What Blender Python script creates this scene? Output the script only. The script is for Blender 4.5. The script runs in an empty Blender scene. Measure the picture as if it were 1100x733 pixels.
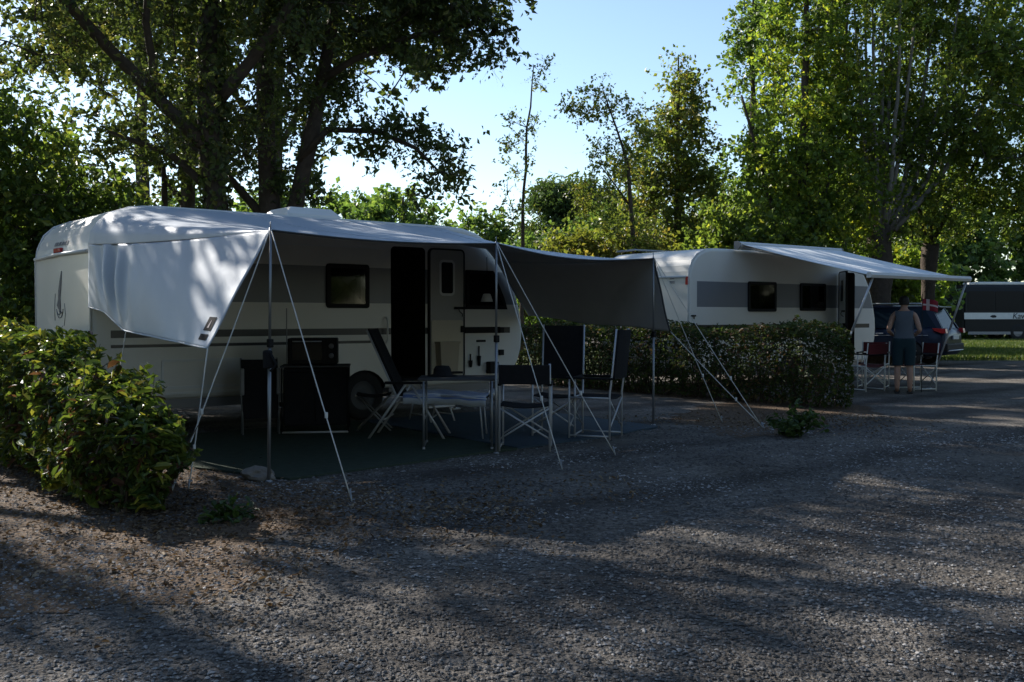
import bpy, bmesh, math, random
import numpy as np
from mathutils import Vector, Matrix, noise as mnoise

R = math.radians
random.seed(7)
scene = bpy.context.scene
COL = scene.collection

# ------------------------------------------------------------------ helpers
def norm(v):
    v = np.asarray(v, float)
    return v / (np.linalg.norm(v, axis=-1, keepdims=True) + 1e-12)

def link(name, me, mats, parent=None, loc=None, rz=0.0, kind=None):
    o = bpy.data.objects.new(name, me)
    for m in (mats if isinstance(mats, (list, tuple)) else [mats]):
        me.materials.append(m)
    COL.objects.link(o)
    if parent is not None:
        o.parent = parent
    if loc is not None:
        o.location = loc
    o.rotation_euler.z = rz
    if kind:
        o['kind'] = kind
    return o

def thing(name, label, cat, loc=(0, 0, 0), rz=0.0, group=None):
    o = bpy.data.objects.new(name, None)
    o.empty_display_size = 0.2
    COL.objects.link(o)
    o.location = loc
    o.rotation_euler.z = rz
    tag(o, label, cat, group)
    return o

def tag(o, label, cat, group=None):
    o['label'] = label
    o['category'] = cat
    if group:
        o['group'] = group
    return o

def copy_tree(o, parent=None):
    c = o.copy()
    COL.objects.link(c)
    if parent is not None:
        c.parent = parent
    for ch in list(o.children):
        copy_tree(ch, c)
    return c

class MB:
    """collects shapes, builds one mesh object"""
    def __init__(self):
        self.v, self.f, self.mi, self.sm = [], [], [], []
    def add(self, verts, faces, mi=0, smooth=False):
        b = len(self.v)
        self.v += [tuple(p) for p in verts]
        for f in faces:
            self.f.append([b + i for i in f]); self.mi.append(mi); self.sm.append(smooth)
        return self
    def box(self, c, s, rz=0.0, mi=0, m=None):
        hx, hy, hz = s[0] / 2, s[1] / 2, s[2] / 2
        M = m or Matrix.Rotation(rz, 3, 'Z')
        vs = []
        for x in (-hx, hx):
            for y in (-hy, hy):
                for z in (-hz, hz):
                    vs.append(Vector(c) + M @ Vector((x, y, z)))
        return self.add(vs, [(0, 1, 3, 2), (4, 6, 7, 5), (0, 4, 5, 1), (2, 3, 7, 6), (0, 2, 6, 4), (1, 5, 7, 3)], mi)
    def rbox(self, c, s, b=0.02, rz=0.0, mi=0):
        """box with chamfered edges"""
        bm = bmesh.new()
        bmesh.ops.create_cube(bm, size=1.0)
        for v in bm.verts:
            v.co = Vector((v.co.x * s[0], v.co.y * s[1], v.co.z * s[2]))
        bmesh.ops.bevel(bm, geom=bm.edges[:], offset=b, segments=2, affect='EDGES', profile=0.6)
        M = Matrix.Rotation(rz, 3, 'Z')
        bm.verts.index_update()
        vs = [Vector(c) + M @ v.co for v in bm.verts]
        fs = [[v.index for v in f.verts] for f in bm.faces]
        bm.free()
        return self.add(vs, fs, mi, False)
    def tube(self, pts, r, n=8, mi=0, cap=True, smooth=True):
        P = np.array([tuple(p) for p in pts], float)
        k = len(P)
        rad = [r] * k if np.isscalar(r) else list(r)
        T = np.zeros_like(P)
        T[1:-1] = P[2:] - P[:-2] if k > 2 else 0
        T[0] = P[1] - P[0]; T[-1] = P[-1] - P[-2]
        T = norm(T)
        up = np.array([0, 0, 1.0]) if abs(T[0][2]) < 0.9 else np.array([1.0, 0, 0])
        a = norm(np.cross(up, T[0]))
        vs = []
        for i in range(k):
            a = a - T[i] * np.dot(a, T[i]); a = norm(a)
            b = np.cross(T[i], a)
            for j in range(n):
                t = 2 * math.pi * j / n
                vs.append(P[i] + rad[i] * (math.cos(t) * a + math.sin(t) * b))
        fs = []
        for i in range(k - 1):
            for j in range(n):
                j2 = (j + 1) % n
                fs.append((i * n + j, i * n + j2, (i + 1) * n + j2, (i + 1) * n + j))
        self.add(vs, fs, mi, smooth)
        if cap:
            b0 = len(self.v) - len(vs)
            self.f.append([b0 + j for j in reversed(range(n))]); self.mi.append(mi); self.sm.append(False)
            self.f.append([b0 + (k - 1) * n + j for j in range(n)]); self.mi.append(mi); self.sm.append(False)
        return self
    def prism(self, outline, axis, a, b, mi=0):
        """outline = list of 2D points; axis 'x','y','z' extruded from a to b"""
        def mk(p, d):
            if axis == 'y': return (p[0], d, p[1])
            if axis == 'x': return (d, p[0], p[1])
            return (p[0], p[1], d)
        n = len(outline)
        vs = [mk(p, a) for p in outline] + [mk(p, b) for p in outline]
        fs = [list(range(n)), list(range(2 * n - 1, n - 1, -1))]
        for i in range(n):
            j = (i + 1) % n
            fs.append((i, n + i, n + j, j))
        return self.add(vs, fs, mi)
    def lathe(self, prof, c, axis='z', n=24, mi=0, smooth=True):
        """prof = [(r, h)] revolved round axis through c"""
        vs = []
        for r, h in prof:
            for j in range(n):
                t = 2 * math.pi * j / n
                x, y = r * math.cos(t), r * math.sin(t)
                if axis == 'z': p = (x, y, h)
                elif axis == 'y': p = (x, h, y)
                else: p = (h, x, y)
                vs.append((c[0] + p[0], c[1] + p[1], c[2] + p[2]))
        fs = []
        for i in range(len(prof) - 1):
            for j in range(n):
                j2 = (j + 1) % n
                fs.append((i * n + j, i * n + j2, (i + 1) * n + j2, (i + 1) * n + j))
        return self.add(vs, fs, mi, smooth)
    def grid(self, fn, nu, nv, mi=0, smooth=True):
        vs = [fn(i / nu, j / nv) for i in range(nu + 1) for j in range(nv + 1)]
        fs = []
        for i in range(nu):
            for j in range(nv):
                a = i * (nv + 1) + j
                fs.append((a, a + 1, a + nv + 2, a + nv + 1))
        return self.add(vs, fs, mi, smooth)
    def mesh(self, name, recalc=True):
        me = bpy.data.meshes.new(name)
        me.from_pydata(self.v, [], self.f)
        me.polygons.foreach_set('material_index', self.mi)
        me.polygons.foreach_set('use_smooth', self.sm)
        if recalc:
            bm = bmesh.new(); bm.from_mesh(me)
            bmesh.ops.recalc_face_normals(bm, faces=bm.faces[:])
            bm.to_mesh(me); bm.free()
        me.update()
        return me
    def build(self, name, mats, parent=None, loc=None, rz=0.0, solid=0.0, kind=None, recalc=True):
        o = link(name, self.mesh(name, recalc), mats, parent, loc, rz, kind)
        if solid:
            md = o.modifiers.new('thickness', 'SOLIDIFY'); md.thickness = solid; md.offset = 0
        return o

def np_mesh(name, V, F, mi=None, smooth=False):
    """fast mesh of equal-sided faces"""
    V = np.asarray(V, np.float32); F = np.asarray(F, np.int32)
    me = bpy.data.meshes.new(name)
    me.vertices.add(len(V)); me.vertices.foreach_set('co', V.ravel())
    me.loops.add(F.size); me.loops.foreach_set('vertex_index', F.ravel())
    me.polygons.add(len(F)); me.polygons.foreach_set('loop_start', np.arange(0, F.size, F.shape[1], dtype=np.int32))
    if mi is not None:
        me.polygons.foreach_set('material_index', np.asarray(mi, np.int32))
    me.polygons.foreach_set('use_smooth', np.full(len(F), smooth, dtype=bool))
    me.update(calc_edges=True)
    return me

def eval_mesh(o):
    dg = bpy.context.evaluated_depsgraph_get(); dg.update()
    return bpy.data.meshes.new_from_object(o.evaluated_get(dg))

# ------------------------------------------------------------------ materials
def newmat(name):
    m = bpy.data.materials.new(name); m.use_nodes = True
    nt = m.node_tree; nt.nodes.clear()
    out = nt.nodes.new('ShaderNodeOutputMaterial')
    return m, nt, out

def nd(nt, typ, **kw):
    n = nt.nodes.new(typ)
    for k, v in kw.items():
        if k in n.inputs: n.inputs[k].default_value = v
        else: setattr(n, k, v)
    return n

def pmat(name, col, rough=0.5, metal=0.0, var=0.12, scale=6.0, bump=0.0, bscale=40.0, spec=0.5):
    m, nt, out = newmat(name)
    b = nd(nt, 'ShaderNodeBsdfPrincipled'); L = nt.links.new
    tc = nd(nt, 'ShaderNodeTexCoord')
    no = nd(nt, 'ShaderNodeTexNoise'); no.inputs['Scale'].default_value = scale; no.inputs['Detail'].default_value = 6
    L(tc.outputs['Object'], no.inputs['Vector'])
    mx = nd(nt, 'ShaderNodeMix', data_type='RGBA')
    mx.inputs[6].default_value = (*[c * (1 - var) for c in col], 1)
    mx.inputs[7].default_value = (*[min(1, c * (1 + var)) for c in col], 1)
    L(no.outputs['Fac'], mx.inputs[0]); L(mx.outputs[2], b.inputs['Base Color'])
    b.inputs['Roughness'].default_value = rough; b.inputs['Metallic'].default_value = metal
    b.inputs['Specular IOR Level'].default_value = spec
    if bump:
        n2 = nd(nt, 'ShaderNodeTexNoise'); n2.inputs['Scale'].default_value = bscale; n2.inputs['Detail'].default_value = 4
        L(tc.outputs['Object'], n2.inputs['Vector'])
        bp = nd(nt, 'ShaderNodeBump'); bp.inputs['Strength'].default_value = bump; bp.inputs['Distance'].default_value = 0.02
        L(n2.outputs['Fac'], bp.inputs['Height']); L(bp.outputs['Normal'], b.inputs['Normal'])
    L(b.outputs['BSDF'], out.inputs['Surface'])
    return m

def leafmat(name, ca, cb, cc=None, rough=0.45, trans=0.35, ttint=(1.15, 1.15, 0.62), spec=0.35, pos=(0.1, 0.85, 0.97), low=None):
    """leaf: hue drifts per leaf and per clump, light passes through"""
    m, nt, out = newmat(name); L = nt.links.new
    geo = nd(nt, 'ShaderNodeNewGeometry')
    tc = nd(nt, 'ShaderNodeTexCoord')
    no = nd(nt, 'ShaderNodeTexNoise'); no.inputs['Scale'].default_value = 0.7; no.inputs['Detail'].default_value = 2
    L(tc.outputs['Object'], no.inputs['Vector'])
    ad = nd(nt, 'ShaderNodeMath', operation='ADD')
    L(geo.outputs['Random Per Island'], ad.inputs[0])
    sc = nd(nt, 'ShaderNodeMath', operation='MULTIPLY_ADD'); sc.inputs[1].default_value = 1.6; sc.inputs[2].default_value = -0.8
    L(no.outputs['Fac'], sc.inputs[0]); L(sc.outputs[0], ad.inputs[1])
    rp = nd(nt, 'ShaderNodeValToRGB')
    e = rp.color_ramp.elements
    e[0].position = pos[0]; e[0].color = (*ca, 1); e[1].position = pos[1]; e[1].color = (*cb, 1)
    if low:
        y_ = e.new(0.0); y_.color = (*low, 1)
    if cc:
        x = e.new(pos[2]); x.color = (*cc, 1)
    L(ad.outputs[0], rp.inputs[0])
    b = nd(nt, 'ShaderNodeBsdfPrincipled'); b.inputs['Roughness'].default_value = rough
    b.inputs['Specular IOR Level'].default_value = spec
    L(rp.outputs[0], b.inputs['Base Color'])
    tr = nd(nt, 'ShaderNodeBsdfTranslucent')
    tm = nd(nt, 'ShaderNodeMix', data_type='RGBA', blend_type='MULTIPLY'); tm.inputs[0].default_value = 1
    L(rp.outputs[0], tm.inputs[6]); tm.inputs[7].default_value = (*[t * 1.6 for t in ttint], 1)
    L(tm.outputs[2], tr.inputs['Color'])
    mx = nd(nt, 'ShaderNodeMixShader'); mx.inputs[0].default_value = trans
    L(b.outputs[0], mx.inputs[1]); L(tr.outputs[0], mx.inputs[2]); L(mx.outputs[0], out.inputs['Surface'])
    return m

M = {}
M['alu'] = pmat('aluminium', (0.5, 0.51, 0.53), 0.4, 0.35, 0.08)
M['steel'] = pmat('pole steel', (0.3, 0.31, 0.32), 0.4, 0.7, 0.1)
M['white_tube'] = pmat('white tube', (0.75, 0.75, 0.72), 0.4, 0, 0.05)
M['black_fabric'] = pmat('black fabric', (0.016, 0.016, 0.018), 0.9, 0, 0.3, 20, 0.3, 200, 0.2)
M['black_plastic'] = pmat('black plastic', (0.009, 0.009, 0.01), 0.6, 0, 0.2, spec=0.25)
M['dark_glass'] = pmat('dark acrylic', (0.01, 0.011, 0.012), 0.08, 0, 0.1)
M['rubber'] = pmat('rubber', (0.015, 0.015, 0.015), 0.85, 0, 0.25, 30)
M['white_gel'] = pmat('white gelcoat', (0.74, 0.74, 0.71), 0.3, 0, 0.04, 3)
M['white_plastic'] = pmat('white plastic', (0.7, 0.7, 0.68), 0.45, 0, 0.05)
M['cream'] = pmat('cream door panel', (0.62, 0.56, 0.44), 0.5, 0, 0.06)
M['beige_bin'] = pmat('beige bin plastic', (0.42, 0.36, 0.27), 0.55, 0, 0.08)
M['grey_panel'] = pmat('grey panel', (0.2, 0.2, 0.21), 0.4, 0, 0.06)
M['red_lens'] = pmat('red lens', (0.45, 0.015, 0.02), 0.2, 0, 0.1)
M['rope'] = pmat('guy rope', (0.62, 0.61, 0.57), 0.8, 0, 0.15, 60)
M['silver'] = pmat('silver awning cloth', (0.42, 0.46, 0.51), 0.55, 0.1, 0.07, 4, 0.12, 9, 0.4)
M['hem'] = pmat('dark hem tape', (0.05, 0.055, 0.06), 0.7, 0, 0.2)
M['canvas'] = pmat('pale awning canvas', (0.74, 0.77, 0.78), 0.6, 0, 0.06, 2)
M['green_mat'] = pmat('green groundsheet', (0.05, 0.066, 0.05), 0.9, 0, 0.3, 14, 0.5, 120, 0.1)
M['blue_mat'] = pmat('blue grey groundsheet', (0.05, 0.075, 0.095), 0.85, 0, 0.25, 14, 0.5, 120, 0.2)
M['stone'] = pmat('stone', (0.2, 0.18, 0.16), 0.9, 0, 0.3, 12, 0.6, 25)
M['navy'] = pmat('navy car paint', (0.006, 0.013, 0.036), 0.28, 0.0, 0.1, 3, spec=0.3)
M['rim'] = pmat('alloy rim', (0.45, 0.46, 0.47), 0.3, 0.8, 0.08)
M['plate'] = pmat('plate', (0.6, 0.6, 0.58), 0.5)
M['skin'] = pmat('skin', (0.42, 0.24, 0.17), 0.55, 0, 0.08, 10)
M['hair'] = pmat('dark hair', (0.012, 0.009, 0.007), 0.6, 0, 0.3, 40, 0.5, 120)
M['tank'] = pmat('grey blue tank top', (0.1, 0.12, 0.15), 0.85, 0, 0.12, 20)
M['shorts'] = pmat('teal shorts', (0.008, 0.03, 0.04), 0.85, 0, 0.15, 20)
M['sandal'] = pmat('dark sandal', (0.02, 0.016, 0.014), 0.8)
M['red_fabric'] = pmat('red chair fabric', (0.1, 0.007, 0.012), 0.8, 0, 0.15, 20)
M['flag_red'] = pmat('flag red', (0.25, 0.01, 0.025), 0.8)
M['flag_white'] = pmat('flag white', (0.6, 0.5, 0.5), 0.8)
M['coach'] = pmat('dark coach paint', (0.01, 0.011, 0.012), 0.5, 0, 0.15, spec=0.2)
M['coach_white'] = pmat('coach white band', (0.62, 0.62, 0.6), 0.5)
M['bark'] = pmat('bark', (0.075, 0.06, 0.048), 0.95, 0, 0.45, 9, 1.0, 22, 0.1)
M['pale_bark'] = pmat('pale bark', (0.22, 0.2, 0.175), 0.9, 0, 0.35, 9, 0.7, 22, 0.1)
M['twig'] = pmat('hedge twig', (0.07, 0.05, 0.035), 0.95, 0, 0.3, 20)
M['lace'] = pmat('curtain lace', (0.6, 0.58, 0.54), 0.85)
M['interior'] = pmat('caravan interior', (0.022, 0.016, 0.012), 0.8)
M['lining'] = pmat('taupe awning lining', (0.5, 0.48, 0.455), 0.75, 0, 0.08, 5, 0.15, 9, 0.2)
M['towel'] = None
M['leaf_oak'] = leafmat('oak leaf', (0.042, 0.058, 0.022), (0.09, 0.125, 0.034), (0.15, 0.15, 0.045), trans=0.4)
M['leaf_bush'] = leafmat('bush leaf', (0.055, 0.09, 0.024), (0.12, 0.18, 0.035), (0.2, 0.23, 0.05), trans=0.48)
M['leaf_bright'] = leafmat('bright leaf', (0.08, 0.125, 0.026), (0.17, 0.235, 0.035), (0.3, 0.31, 0.04), trans=0.55)
M['leaf_yellow'] = leafmat('yellowing leaf', (0.09, 0.11, 0.026), (0.19, 0.2, 0.04), (0.24, 0.19, 0.05), trans=0.5)
M['leaf_gold'] = leafmat('green gold leaf', (0.075, 0.105, 0.026), (0.15, 0.185, 0.04), (0.22, 0.19, 0.05), trans=0.5)
M['leaf_far'] = leafmat('far leaf', (0.06, 0.105, 0.03), (0.125, 0.19, 0.048), (0.18, 0.22, 0.06), trans=0.5)
M['leaf_pine'] = leafmat('pine needles', (0.04, 0.07, 0.025), (0.085, 0.13, 0.04), None, trans=0.35)
M['leaf_pollard'] = leafmat('pollard leaf', (0.08, 0.12, 0.03), (0.155, 0.21, 0.04), (0.27, 0.28, 0.05), trans=0.55)
M['leaf_hedge'] = leafmat('laurel leaf', (0.035, 0.062, 0.018), (0.1, 0.145, 0.03), (0.27, 0.26, 0.05), rough=0.32, trans=0.3, spec=0.3, pos=(.1,.75,.96), low=(.09,.045,.03))
M['leaf_hedge_mid'] = leafmat('hedge leaf', (0.028, 0.044, 0.016), (0.065, 0.095, 0.026), (0.13, 0.09, 0.04), rough=0.55, trans=0.3, spec=0.2, low=(.1,.06,.04))
M['leaf_weed'] = leafmat('weed leaf', (0.03, 0.055, 0.016), (0.06, 0.1, 0.025), None, trans=0.3)
M['leaf_dry'] = leafmat('dry leaf', (0.08, 0.055, 0.036), (0.19, 0.14, 0.09), (0.3, 0.24, 0.17), rough=0.8, trans=0.1, ttint=(1, .8, .5), spec=0.15)
M['grass'] = leafmat('grass blade', (0.05, 0.08, 0.02), (0.1, 0.14, 0.03), (0.2, 0.19, 0.06), trans=0.3)

def stripe_mat(name):
    m, nt, out = newmat(name); L = nt.links.new
    tc = nd(nt, 'ShaderNodeTexCoord'); sp = nd(nt, 'ShaderNodeSeparateXYZ'); L(tc.outputs['Object'], sp.inputs[0])
    mu = nd(nt, 'ShaderNodeMath', operation='MULTIPLY'); mu.inputs[1].default_value = 8.0; L(sp.outputs['Y'], mu.inputs[0])
    fr = nd(nt, 'ShaderNodeMath', operation='FRACT'); L(mu.outputs[0], fr.inputs[0])
    rp = nd(nt, 'ShaderNodeValToRGB'); rp.color_ramp.interpolation = 'CONSTANT'
    e = rp.color_ramp.elements
    e[0].color = (0.6, 0.63, 0.68, 1); e[1].position = 0.55; e[1].color = (0.1, 0.16, 0.42, 1)
    x = e.new(0.75); x.color = (0.5, 0.54, 0.6, 1); y = e.new(0.85); y.color = (0.16, 0.24, 0.5, 1)
    L(fr.outputs[0], rp.inputs[0])
    b = nd(nt, 'ShaderNodeBsdfPrincipled'); b.inputs['Roughness'].default_value = 0.95
    L(rp.outputs[0], b.inputs['Base Color']); L(b.outputs[0], out.inputs['Surface'])
    return m
M['towel'] = stripe_mat('striped towel')

def caravan_mat(name, x_end, band=(1.52, 1.985), stripes=True, x_start=0.2):
    """white gelcoat with a printed grey band and dark pin stripes (object coordinates)"""
    m, nt, out = newmat(name); L = nt.links.new
    tc = nd(nt, 'ShaderNodeTexCoord'); sp = nd(nt, 'ShaderNodeSeparateXYZ'); L(tc.outputs['Object'], sp.inputs[0])
    def between(sock, lo, hi):
        a = nd(nt, 'ShaderNodeMath', operation='GREATER_THAN'); a.inputs[1].default_value = lo; L(sock, a.inputs[0])
        b = nd(nt, 'ShaderNodeMath', operation='LESS_THAN'); b.inputs[1].default_value = hi; L(sock, b.inputs[0])
        c = nd(nt, 'ShaderNodeMath', operation='MULTIPLY'); L(a.outputs[0], c.inputs[0]); L(b.outputs[0], c.inputs[1])
        return c.outputs[0]
    def mul(a, b):
        c = nd(nt, 'ShaderNodeMath', operation='MULTIPLY'); L(a, c.inputs[0]); L(b, c.inputs[1]); return c.outputs[0]
    no = nd(nt, 'ShaderNodeTexNoise'); no.inputs['Scale'].default_value = 1.5; no.inputs['Detail'].default_value = 8
    L(tc.outputs['Object'], no.inputs['Vector'])
    base = nd(nt, 'ShaderNodeMix', data_type='RGBA'); L(no.outputs['Fac'], base.inputs[0])
    base.inputs[6].default_value = (0.66, 0.635, 0.575, 1); base.inputs[7].default_value = (0.78, 0.76, 0.71, 1)
    cur = base.outputs[2]
    side = between(sp.outputs['Y'], -0.2, 0.12)
    def layer(cur, mask, col):
        mx = nd(nt, 'ShaderNodeMix', data_type='RGBA'); L(mask, mx.inputs[0]); L(cur, mx.inputs[6]); mx.inputs[7].default_value = (*col, 1)
        return mx.outputs[2]
    cur = layer(cur, mul(mul(between(sp.outputs['Z'], *band), between(sp.outputs['X'], x_start, x_end)), side), (0.19, 0.2, 0.22))
    if stripes:
        cur = layer(cur, mul(mul(between(sp.outputs['Z'], 1.11, 1.195), between(sp.outputs['X'], x_start, x_end - 0.35)), side), (0.02, 0.02, 0.022))
        cur = layer(cur, mul(mul(between(sp.outputs['Z'], 1.0, 1.035), between(sp.outputs['X'], x_start, 3.5)), side), (0.02, 0.02, 0.022))
    b = nd(nt, 'ShaderNodeBsdfPrincipled'); b.inputs['Roughness'].default_value = 0.32
    L(cur, b.inputs['Base Color']); L(b.outputs[0], out.inputs['Surface'])
    return m

def ground_mat(name, kind):
    m, nt, out = newmat(name); L = nt.links.new
    tc = nd(nt, 'ShaderNodeTexCoord')
    b = nd(nt, 'ShaderNodeBsdfPrincipled'); b.inputs['Roughness'].default_value = 0.95; b.inputs['Specular IOR Level'].default_value = 0.2
    big = nd(nt, 'ShaderNodeTexNoise'); big.inputs['Scale'].default_value = 0.55; big.inputs['Detail'].default_value = 5
    fin = nd(nt, 'ShaderNodeTexNoise'); fin.inputs['Scale'].default_value = 28; fin.inputs['Detail'].default_value = 8
    for n in (big, fin): L(tc.outputs['Object'], n.inputs['Vector'])
    vo = nd(nt, 'ShaderNodeTexVoronoi'); vo.inputs['Scale'].default_value = 38; L(tc.outputs['Object'], vo.inputs['Vector'])
    vo2 = nd(nt, 'ShaderNodeTexVoronoi'); vo2.inputs['Scale'].default_value = 85; L(tc.outputs['Object'], vo2.inputs['Vector'])
    if kind == 'gravel':
        r1 = nd(nt, 'ShaderNodeValToRGB'); e = r1.color_ramp.elements
        e[0].position = 0.15; e[0].color = (0.05, 0.048, 0.046, 1); e[1].position = 0.9; e[1].color = (0.19, 0.182, 0.172, 1)
        sx = nd(nt, 'ShaderNodeSeparateColor'); L(vo.outputs['Color'], sx.inputs[0]); L(sx.outputs[0], r1.inputs[0])
        r2 = nd(nt, 'ShaderNodeValToRGB'); e = r2.color_ramp.elements
        e[0].color = (0.05, 0.046, 0.042, 1); e[1].color = (0.14, 0.131, 0.122, 1); L(fin.outputs['Fac'], r2.inputs[0])
        mf = nd(nt, 'ShaderNodeValToRGB'); e = mf.color_ramp.elements
        e[0].position = 0.38; e[0].color = (0.25, 0.25, 0.25, 1); e[1].position = 0.62; e[1].color = (0.85, 0.85, 0.85, 1); L(big.outputs['Fac'], mf.inputs[0])
        mx = nd(nt, 'ShaderNodeMix', data_type='RGBA'); L(mf.outputs[0], mx.inputs[0]); L(r1.outputs[0], mx.inputs[6]); L(r2.outputs[0], mx.inputs[7])
        # worn wheel tracks along the lane, and drifts of dirt
        sp = nd(nt, 'ShaderNodeSeparateXYZ'); L(tc.outputs['Object'], sp.inputs[0])
        ln = nd(nt, 'ShaderNodeVectorMath', operation='DOT_PRODUCT'); ln.inputs[1].default_value = (.62, -.785, 0); L(tc.outputs['Object'], ln.inputs[0])
        wv = nd(nt, 'ShaderNodeMath', operation='MULTIPLY_ADD'); wv.inputs[1].default_value = 3.6; L(ln.outputs['Value'], wv.inputs[0])
        wn = nd(nt, 'ShaderNodeMath', operation='MULTIPLY'); wn.inputs[1].default_value = 3.0; L(big.outputs['Fac'], wn.inputs[0]); L(wn.outputs[0], wv.inputs[2])
        si = nd(nt, 'ShaderNodeMath', operation='SINE'); L(wv.outputs[0], si.inputs[0])
        rt = nd(nt, 'ShaderNodeValToRGB'); e = rt.color_ramp.elements
        e[0].position = 0.3; e[0].color = (1.2, 1.17, 1.12, 1); e[1].position = 0.95; e[1].color = (.66, .64, .62, 1); L(si.outputs[0], rt.inputs[0])
        dr = nd(nt, 'ShaderNodeTexNoise'); dr.inputs['Scale'].default_value = 1.7; dr.inputs['Detail'].default_value = 7; L(tc.outputs['Object'], dr.inputs['Vector'])
        rd = nd(nt, 'ShaderNodeValToRGB'); e = rd.color_ramp.elements
        e[0].position = 0.35; e[0].color = (.75, .71, .66, 1); e[1].position = 0.62; e[1].color = (1.15, 1.12, 1.08, 1); L(dr.outputs['Fac'], rd.inputs[0])
        m3 = nd(nt, 'ShaderNodeMix', data_type='RGBA', blend_type='MULTIPLY'); m3.inputs[0].default_value = 1; L(mx.outputs[2], m3.inputs[6]); L(rt.outputs[0], m3.inputs[7])
        m4 = nd(nt, 'ShaderNodeMix', data_type='RGBA', blend_type='MULTIPLY'); m4.inputs[0].default_value = 1; L(m3.outputs[2], m4.inputs[6]); L(rd.outputs[0], m4.inputs[7])
        L(m4.outputs[2], b.inputs['Base Color'])
    elif kind == 'soil':
        r2 = nd(nt, 'ShaderNodeValToRGB'); e = r2.color_ramp.elements
        e[0].position = 0.3; e[0].color = (0.045, 0.03, 0.02, 1); e[1].position = 0.75; e[1].color = (0.16, 0.11, 0.07, 1); L(fin.outputs['Fac'], r2.inputs[0])
        L(r2.outputs[0], b.inputs['Base Color'])
    else:
        r2 = nd(nt, 'ShaderNodeValToRGB'); e = r2.color_ramp.elements
        e[0].position = 0.3; e[0].color = (0.03, 0.045, 0.015, 1); e[1].position = 0.75; e[1].color = (0.09, 0.11, 0.03, 1); L(fin.outputs['Fac'], r2.inputs[0])
        L(r2.outputs[0], b.inputs['Base Color'])
    m1 = nd(nt, 'ShaderNodeMath', operation='MULTIPLY_ADD'); m1.inputs[1].default_value = -0.6
    L(vo.outputs['Distance'], m1.inputs[0]); L(fin.outputs['Fac'], m1.inputs[2])
    m2 = nd(nt, 'ShaderNodeMath', operation='MULTIPLY_ADD'); m2.inputs[1].default_value = -0.4
    L(vo2.outputs['Distance'], m2.inputs[0]); L(m1.outputs[0], m2.inputs[2])
    bp = nd(nt, 'ShaderNodeBump'); bp.inputs['Strength'].default_value = 0.9; bp.inputs['Distance'].default_value = 0.018
    L(m2.outputs[0], bp.inputs['Height']); L(bp.outputs[0], b.inputs['Normal']); L(b.outputs[0], out.inputs['Surface'])
    return m
M['gravel'] = ground_mat('gravel ground', 'gravel')
M['soil'] = ground_mat('leafy soil', 'soil')
M['turf'] = ground_mat('turf', 'turf')
M['pebble'] = leafmat('pebbles', (0.06, 0.057, 0.054), (0.175, 0.168, 0.16), (0.32, 0.31, 0.3), rough=0.9, trans=0.0, spec=0.2)

def tinted_glass(name):
    m, nt, out = newmat(name); L = nt.links.new
    t = nd(nt, 'ShaderNodeBsdfTransparent'); t.inputs['Color'].default_value = (0.3, 0.3, 0.31, 1)
    g = nd(nt, 'ShaderNodeBsdfGlossy'); g.inputs['Roughness'].default_value = 0.05; g.inputs['Color'].default_value = (0.8, 0.8, 0.8, 1)
    lw = nd(nt, 'ShaderNodeLayerWeight'); lw.inputs['Blend'].default_value = 0.5
    pw = nd(nt, 'ShaderNodeMath', operation='POWER'); pw.inputs[1].default_value = 4.0; L(lw.outputs['Facing'], pw.inputs[0])
    fr = nd(nt, 'ShaderNodeMath', operation='MULTIPLY_ADD'); fr.inputs[1].default_value = 0.9; fr.inputs[2].default_value = 0.04; L(pw.outputs[0], fr.inputs[0])
    mx = nd(nt, 'ShaderNodeMixShader'); L(fr.outputs[0], mx.inputs[0]); L(t.outputs[0], mx.inputs[1]); L(g.outputs[0], mx.inputs[2])
    L(mx.outputs[0], out.inputs['Surface'])
    return m
M['tint'] = tinted_glass('tinted window')

# ------------------------------------------------------------------ camera, sky, sun
EYE = 1.35
cam_d = bpy.data.cameras.new('camera'); cam = bpy.data.objects.new('camera', cam_d); COL.objects.link(cam)
cam_d.sensor_width = 36; cam_d.lens = 36 * 1062 / 1100
cam_d.clip_start = 0.05; cam_d.clip_end = 2000
cam.location = (0, 0, EYE); cam.rotation_euler = (R(90 - 1.43), 0, 0)
scene.camera = cam

AZ, EL = -46.0, 31.0     # sun: degrees left of the view direction, above the horizon
S = Vector((math.sin(R(AZ)) * math.cos(R(EL)), math.cos(R(AZ)) * math.cos(R(EL)), math.sin(R(EL))))
w = bpy.data.worlds.new('World'); scene.world = w; w.use_nodes = True
nt = w.node_tree; nt.nodes.clear()
sky = nt.nodes.new('ShaderNodeTexSky'); sky.sky_type = 'NISHITA'; sky.sun_disc = False
sky.sun_elevation = R(EL); sky.sun_rotation = R(AZ)
sky.air_density = 1.0; sky.dust_density = 0.25; sky.ozone_density = 1.6
bg = nt.nodes.new('ShaderNodeBackground'); bg.inputs['Strength'].default_value = 0.105
wo = nt.nodes.new('ShaderNodeOutputWorld')
nt.links.new(sky.outputs[0], bg.inputs[0]); nt.links.new(bg.outputs[0], wo.inputs[0])
sd = bpy.data.lights.new('sun', 'SUN'); sd.energy = 5.0; sd.angle = R(0.5); sd.color = (1.0, 0.94, 0.86)
so = bpy.data.objects.new('sun', sd); COL.objects.link(so); so.location = (0, 0, 30)
so.rotation_euler = S.to_track_quat('Z', 'Y').to_euler()
for k_ in ('max_bounces', 'diffuse_bounces', 'transmission_bounces'): setattr(scene.cycles, k_, 12)
scene.view_settings.view_transform = 'Standard'; scene.view_settings.look = 'None'
scene.view_settings.exposure = 0.95; scene.view_settings.gamma = 1.0; scene.view_settings.use_curve_mapping = False

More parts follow.
